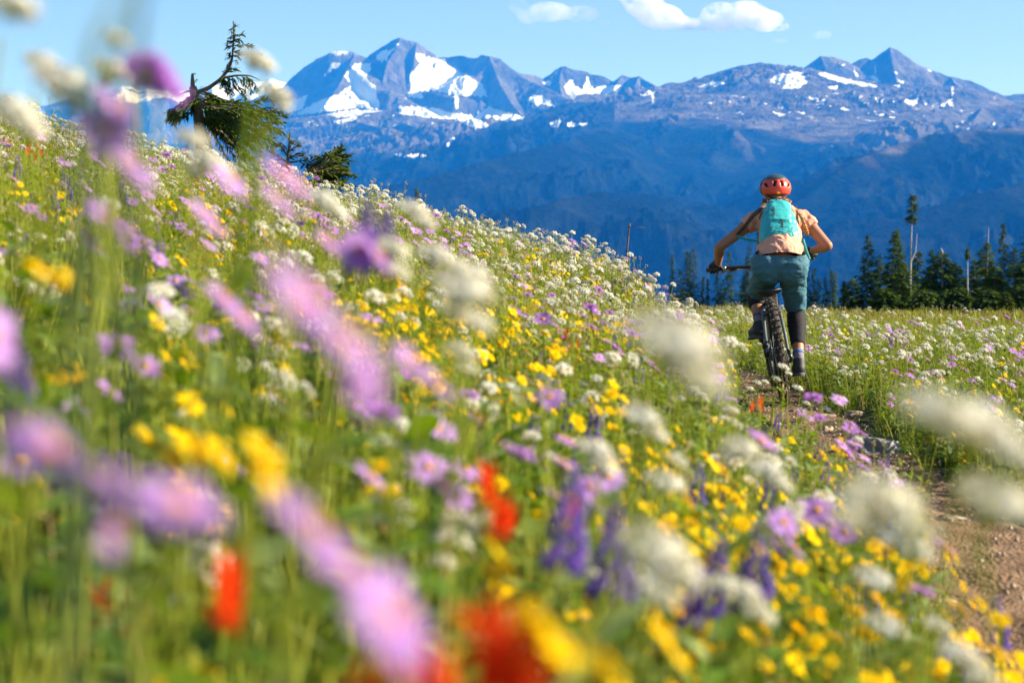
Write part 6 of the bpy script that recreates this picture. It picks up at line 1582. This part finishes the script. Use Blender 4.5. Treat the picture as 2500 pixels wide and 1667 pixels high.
# gloved hands closed on the grips
def glove(g, wr, sx):
    ax = (BR.to_3x3() @ Vector((1, 0, 0))).normalized()      # along the bar
    fw_ = (BR.to_3x3() @ Vector((0, 1, 0.0))).normalized(); up = (BR.to_3x3() @ Vector((0, 0, 1))).normalized()
    pr_ = [('c', wr, mix(wr, g + up * 0.03, 0.5), 0.031, 0.034, 'a'), ('e', g + up * 0.030 - fw_ * 0.012, (0.045, 0.036, 0.022), BR.to_3x3().to_4x4())]
    for k, (off, ln) in enumerate([(-0.034, 0.9), (-0.011, 1.0), (0.012, 0.98), (0.034, 0.85)]):
        if k == (3 if sx < 0 else 0): pass
        b = g + ax * off
        a0 = b + up * 0.030 + fw_ * 0.008; a1 = b + up * 0.022 + fw_ * 0.034 * ln; a2 = b - up * 0.006 + fw_ * 0.036 * ln; a3 = b - up * 0.026 + fw_ * 0.014 * ln
        inner = (k == 3 and sx < 0) or (k == 0 and sx > 0)
        if inner: a2 = b + up * 0.006 + fw_ * 0.070; a3 = b - up * 0.006 + fw_ * 0.082     # index finger on the brake
        pr_ += [('c', a0, a1, 0.0115, 0.0105), ('c', a1, a2, 0.0105, 0.0095), ('c', a2, a3, 0.0095, 0.0085)]
    t0 = g + up * 0.020 - fw_ * 0.018 - ax * sx * 0.036; t1 = g - up * 0.004 - fw_ * 0.024 - ax * sx * 0.052; t2 = g - up * 0.024 - fw_ * 0.004 - ax * sx * 0.055
    pr_ += [('c', t0, t1, 0.013, 0.011), ('c', t1, t2, 0.011, 0.009)]
    gl = grow_body("glove", pr_, [GLOVE], 0.0045, 2, body)
    grow_body("glove_back", [('e', g + up * 0.040 - fw_ * 0.016 - ax * sx * 0.010, (0.034, 0.030, 0.016), BR.to_3x3().to_4x4())], [GLOVEG], 0.004, 1, gl)
glove(gL, wrL, -1); glove(gR, wrR, 1)

# hair: two braids over the shoulders and loose strands at the nape
def braid(pts, r0, r1, mat, n=26):
    pts = smoothline([np.array(p[:]) for p in pts], 6); L = len(pts); mb = MB()
    for s in range(3):
        q = []
        for i, p in enumerate(pts):
            a = i * 0.9 + s * 2.09; r = r0 + (r1 - r0) * i / L
            q.append(p + np.array([math.cos(a) * r * 0.75, math.sin(a * 2) * r * 0.45 - 0.01, 0.25 * r * math.sin(a)]))
        mb.tube(q, np.linspace(r0 * 0.85, r1 * 0.8, L), 7, m=0, cap=True)
    for k in range(n):
        i = rng.integers(2, L - 3); p = pts[i]; d = np.array([U_(-1, 1), U_(-0.6, 0.3), U_(-0.5, 1)]) * 0.035
        mb.tube([p, p + d * 0.7, p + d + [0, 0, -0.008]], [0.0018, 0.0012, 0.0006], 3)
    return mb.mesh("braid", [mat])
obj("hair", braid([P(1868, 500, 14.20), P(1852, 514, 14.03), P(1838, 527, 13.98), P(1824, 545, 13.98), P(1812, 560, 14.03), P(1800, 572, 14.07)], 0.013, 0.009, HAIR_M), body)
obj("hair", braid([P(1925, 500, 14.20), P(1942, 513, 14.02), P(1955, 527, 13.98), P(1962, 545, 13.97), P(1968, 562, 13.99), P(1970, 574, 14.03)], 0.008, 0.011, HAIR_G, 110), body)
mb = MB()
for k in range(90):
    a = U_(-1.15, 1.15) * 1.2; p = head + Vector((0.086 * math.sin(a), -0.085 * math.cos(a), -0.055)); q = neck + Vector((0.075 * math.sin(a) * U_(0.8, 1.5), -0.05 * math.cos(a), U_(-0.01, 0.05)))
    mb.tube([p[:], ((p + q) / 2 + Vector((U_(-0.02, 0.02), -0.01, 0)))[:], q[:]], [0.006, 0.006, 0.003], 4)
obj("hair", mb.mesh("hair", [HAIR_G]), body)

# helmet
hel = empty("helmet", head + Vector((0, 0, 0.022))); 
tag_h = None
hel.parent = body; hel.matrix_parent_inverse = Matrix.Identity(4)
def shell(name, rx, ry, rz, keep, mat, th=0.010, nu=96, nv=60, parent=None, holes=()):
    V = []; 
    for j in range(nv + 1):
        ph = math.pi * j / nv
        for i in range(nu):
            a = 2 * math.pi * i / nu; V.append((rx * math.sin(ph) * math.sin(a), -ry * math.sin(ph) * math.cos(a), rz * math.cos(ph)))
    Q = []
    for j in range(nv):
        for i in range(nu):
            az = (i + 0.5) * 360 / nu; az = az - 360 if az > 180 else az; el = 90 - (j + 0.5) * 180 / nv
            if not keep(az, el): continue
            if any(h(az, el) for h in holes): continue
            Q.append((j * nu + i, j * nu + (i + 1) % nu, (j + 1) * nu + (i + 1) % nu, (j + 1) * nu + i))
    me = np_mesh(name, np.array(V), np.array(Q), [mat]); bm = bmesh.new(); bm.from_mesh(me)
    bmesh.ops.delete(bm, geom=[v for v in bm.verts if not v.link_faces], context='VERTS')
    bm.normal_update(); bmesh.ops.solidify(bm, geom=bm.faces[:], thickness=th); bm.normal_update(); bm.to_mesh(me); bm.free()
    for p in me.polygons: p.use_smooth = True
    return obj(name, me, parent)
def slot(ac, ec, w, h, sl):
    return lambda az, el: abs(el - ec) < h and abs((az - ac) - sl * (el - ec)) < w * (1 + 0.25 * (el - ec) / h)
slots = [slot(-13, 20, 7.5, 14, 0.12), slot(17, 20, 7.0, 14, -0.10), slot(-47, 12, 7.5, 10, -0.75), slot(50, 12, 7.5, 10, 0.75), slot(-80, 18, 7, 9, -0.5), slot(82, 18, 7, 9, 0.5)]
rim_el = lambda az: -27 + 14 * sstep(60, 150, abs(az))
shell("helmet_shell", 0.112, 0.134, 0.098, lambda az, el: el > rim_el(az) and el < 46, HELR, -0.010, parent=hel, holes=slots)
shell("helmet_top", 0.1135, 0.136, 0.104, lambda az, el: el > 40, HELD, -0.010, parent=hel, holes=[slot(-150, 58, 8, 6, 0), slot(150, 58, 8, 6, 0)])
shell("helmet_side", 0.1145, 0.136, 0.100, lambda az, el: abs(az) > 70 and el > rim_el(az) - 1 and el < 44, HELD, -0.008, parent=hel, holes=slots)
shell("helmet_liner", 0.098, 0.120, 0.084, lambda az, el: el > rim_el(az) + 2, LINER, -0.006, 48, 30, parent=hel)
mb = MB(); ring(mb, (0, 0, 0), 0.004, 0.004, 20, 8, 0, 0.4); sk = obj("sticker", mb.mesh("sticker", [YEL]), hel); sk.rotation_euler = (R(15), 0, R(90)); sk.location = (0.004, -0.126, -0.036); sk.scale = (1, 1, 1)
mb = MB(); mb.tube([(0.07, -0.07, -0.05), (0.03, -0.115, -0.075), (-0.03, -0.115, -0.075), (-0.07, -0.07, -0.05)], 0.006, 6); obj("retention_band", mb.mesh("retention_band", [LINER]), hel)

# ------------------------------------------------------------------ backpack
b0 = P(1906, 592, 13.745); b1 = P(1898, 489, 14.07)
up_ = (b1 - b0).normalized(); rt = (Vector((1, 0, 0)) - up_ * up_.x).normalized(); bk = rt.cross(up_).normalized()
if bk.y > 0: bk = -bk
org = mix(b0, b1, 0.0); Hh = (b1 - b0).length
BPM = Matrix(((rt.x, bk.x, up_.x, org.x), (rt.y, bk.y, up_.y, org.y), (rt.z, bk.z, up_.z, org.z), (0, 0, 0, 1)))
pack = empty("backpack"); pack.matrix_world = BPM
tag(pack, "turquoise hiking backpack with dark webbing worn on the cyclist's back", "backpack")
def loft(name, rows, mat, parent, pw_=3.2, n=40, amp=0.0035, sc=22, fold=0.0):
    """rows: (z, half width, y centre, half depth, x shift); +y points away from the wearer's back"""
    rows = np.array(rows, float); zz = np.linspace(rows[0, 0], rows[-1, 0], 44); V = []
    g = [np.interp(zz, rows[:, 0], rows[:, k]) for k in range(5)]
    for k in range(5):
        for _ in range(3): g[k][1:-1] = (g[k][:-2] + 2 * g[k][1:-1] + g[k][2:]) / 4
    for z, w, yc, dp, xs in zip(*[g[0], g[1], g[2], g[3], g[4]]):
        for j in range(n):
            a = 2 * math.pi * j / n; ca, sa = math.cos(a), math.sin(a)
            V.append((xs + w * math.copysign(abs(ca) ** (2 / pw_), ca), yc + dp * math.copysign(abs(sa) ** (2 / pw_), sa), z))
    V = np.array(V); cen = np.stack([np.repeat(g[4], n), np.repeat(g[2], n)], -1); nr = V[:, :2] - cen; nr /= np.linalg.norm(nr, axis=1)[:, None] + 1e-9
    d = amp * (fbm(V[:, 0] * sc, V[:, 2] * sc * 0.6, 4, 301, 0.55, ridged=True) - 0.4) + fold * np.sin(V[:, 0] * 90 + V[:, 2] * 260 + 4 * gnoise(V[:, 0] * 25, V[:, 2] * 25, 9))
    V[:, :2] += nr * d[:, None]
    m_ = len(zz); Q = [(i * n + j, i * n + (j + 1) % n, (i + 1) * n + (j + 1) % n, (i + 1) * n + j) for i in range(m_ - 1) for j in range(n)]
    V = np.vstack([V, [[g[4][0], g[2][0], g[0][0]]], [[g[4][-1], g[2][-1], g[0][-1]]]])
    T = [(m_ * n, (j + 1) % n, j) for j in range(n)] + [(m_ * n + 1, (m_ - 1) * n + j, (m_ - 1) * n + (j + 1) % n) for j in range(n)]
    mb = MB(); mb.add(V, Q, T, 0); return obj(name, mb.mesh(name, [mat]), parent)
loft("main_bag", [(0, 0.085, -0.06, 0.03, 0), (0.015, 0.125, -0.05, 0.060, 0), (0.10, 0.136, -0.05, 0.078, 0), (0.22, 0.128, -0.05, 0.082, 0), (0.33, 0.112, -0.05, 0.07, 0), (0.38, 0.09, -0.05, 0.06, 0), (0.40, 0.06, -0.05, 0.04, 0)], TEAL, pack)
Hs = Hh / 0.42
loft("front_pocket", [(0.02, 0.07, 0.02, 0.015, 0.004), (0.04, 0.09, 0.024, 0.028, 0.004), (0.10, 0.092, 0.03, 0.032, 0.004), (0.155, 0.085, 0.026, 0.024, 0.004), (0.165, 0.078, 0.022, 0.012, 0.004)], TEAL_D, pack, 3, 40, 0.004, 30, 0.0022)
loft("lid", [(0.165, 0.070, 0.02, 0.012, 0.0), (0.18, 0.082, 0.022, 0.026, 0.0), (0.30, 0.086, 0.018, 0.034, 0), (0.38, 0.083, 0.0, 0.050, 0.0), (0.415, 0.074, -0.02, 0.055, 0.0), (0.435, 0.045, -0.03, 0.035, 0.0)], TEAL, pack, 2.8, 40, 0.004, 26)
for sx in (-1, 1):
    mb = MB(); q = [(sx * 0.10, -0.03, 0.07), (sx * 0.128, -0.065, 0.03), (sx * 0.150, -0.10, -0.02), (sx * 0.158, -0.14, -0.045)]
    for (a0, a1) in [(0, 1)]:
        qs = smoothline([np.array(p) for p in q], 4); w0 = np.linspace(0.045, 0.018, len(qs)); V = []
        for p, w in zip(qs, w0): V += [p + [0, -0.006, w], p + [sx * 0.006, 0.004, w], p + [sx * 0.006, 0.004, -w], p + [0, -0.006, -w]]
        m_ = len(qs); Q = [(i * 4 + j, i * 4 + (j + 1) % 4, (i + 1) * 4 + (j + 1) % 4, (i + 1) * 4 + j) for i in range(m_ - 1) for j in range(4)]; mb.add(V, Q, (), 0)
    obj("hip_belt", mb.mesh("hip_belt", [TEAL]), pack)
    mb = MB(); mb.tube(smoothline([np.array(p) for p in [(sx * 0.075, -0.09, 0.39), (sx * 0.11, -0.13, 0.36), (sx * 0.125, -0.20, 0.26), (sx * 0.12, -0.20, 0.1)]]), 0.012, 6, m=0); obj("shoulder_strap", mb.mesh("shoulder_strap", [STRAPM]), pack)
def ribbon(name, pts, w, mat, th=0.003):
    pts = smoothline([np.array(p[:]) for p in pts], 4); mb = MB(); V = []
    for p in pts: V += [p + [0, -th, w], p + [0, th, w], p + [0, th, -w], p + [0, -th, -w]]
    m_ = len(pts); Q = [(i * 4 + j, i * 4 + (j + 1) % 4, (i + 1) * 4 + (j + 1) % 4, (i + 1) * 4 + j) for i in range(m_ - 1) for j in range(4)] + [(0, 1, 2, 3), (m_ * 4 - 4, m_ * 4 - 1, m_ * 4 - 2, m_ * 4 - 3)]
    mb.add(V, Q, (), 0); return mb.mesh(name, [mat])
BI = BPM.inverted()
def loc(u, v, Y): return BI @ P(u, v, Y)
o = obj("webbing_strap", ribbon("webbing_strap", [P(1852, 589, 13.80), P(1830, 586, 13.78), P(1812, 580, 13.80), P(1798, 578, 13.84)], 0.0095, STRAPM), pack); o.matrix_parent_inverse = BI
mb = MB(); q = [P(1960, 585, 13.80), P(1964, 600, 13.78), P(1969, 616, 13.79), P(1976, 634, 13.80)]
V = []
for p in smoothline([np.array(p[:]) for p in q], 4): V += [p + [-0.011, -0.002, 0], p + [0.011, -0.002, 0.004], p + [0.011, 0.002, 0.004], p + [-0.011, 0.002, 0]]
m_ = len(V) // 4; mb.add(V, [(i * 4 + j, i * 4 + (j + 1) % 4, (i + 1) * 4 + (j + 1) % 4, (i + 1) * 4 + j) for i in range(m_ - 1) for j in range(4)], (), 0)
o = obj("webbing_strap", mb.mesh("webbing_strap", [STRAPM]), pack); o.matrix_parent_inverse = BI
mb = MB(); boxm(mb, (0.012, 0.062, 0.125), (0.013, 0.003, 0.07), 0); boxm(mb, (0.012, 0.060, 0.160), (0.026, 0.004, 0.010), 0); obj("buckle_strap", mb.mesh("buckle_strap", [DARKW]), pack)
mb = MB(); mb.tube([(-0.083, 0.012, 0.30), (-0.09, 0.0, 0.33), (-0.115, -0.03, 0.335), (-0.13, -0.05, 0.30)], 0.0035, 5); mb.tube([(-0.058, 0.028, 0.41), (-0.066, 0.036, 0.385), (-0.06, 0.04, 0.36)], 0.006, 5); mb.tube([(0.08, 0.03, 0.26), (0.092, 0.01, 0.26)], 0.004, 5); mb.tube([(-0.086, 0.02, 0.275), (-0.075, 0.044, 0.272)], 0.005, 5)
obj("compression_cord", mb.mesh("compression_cord", [DARKW]), pack)
mb = MB(); mb.tube([(-0.055, 0.055, 0.171), (0.0, 0.06, 0.168), (0.06, 0.055, 0.171)], 0.0022, 5); obj("zip", mb.mesh("zip", [DARKW]), pack)
mb = MB(); ring(mb, (0, 0, 0), 0.010, 0.003, 20, 6, 0, 1); e = obj("lid_toggle", mb.mesh("lid_toggle", [DARKW]), pack); e.location = (-0.004, 0.050, 0.395); e.rotation_euler = (0, 0, R(90))
# dark lettering running down the lid
fc = bpy.data.curves.new("lettering", 'FONT'); fc.body = "osprey"; fc.size = 0.034; fc.extrude = 0.0012; fc.align_x = 'CENTER'; fc.align_y = 'CENTER'; fc.space_character = 1.1; fc.offset = 0.0006
tmp = bpy.data.objects.new("lettering_tmp", fc); COL.objects.link(tmp)
lm = bpy.data.meshes.new_from_object(tmp.evaluated_get(bpy.context.evaluated_depsgraph_get())); bpy.data.objects.remove(tmp); lm.materials.clear(); lm.materials.append(DARKW); lm.name = "lettering"
lm.transform(Matrix(((0.0, 1.0, 0, 0), (0, 0, 1, 0), (-1.0, 0.10, 0, 0), (0, 0, 0, 1))))
lo = obj("lettering", lm, pack); lo.location = (-0.040, 0.058, 0.262)
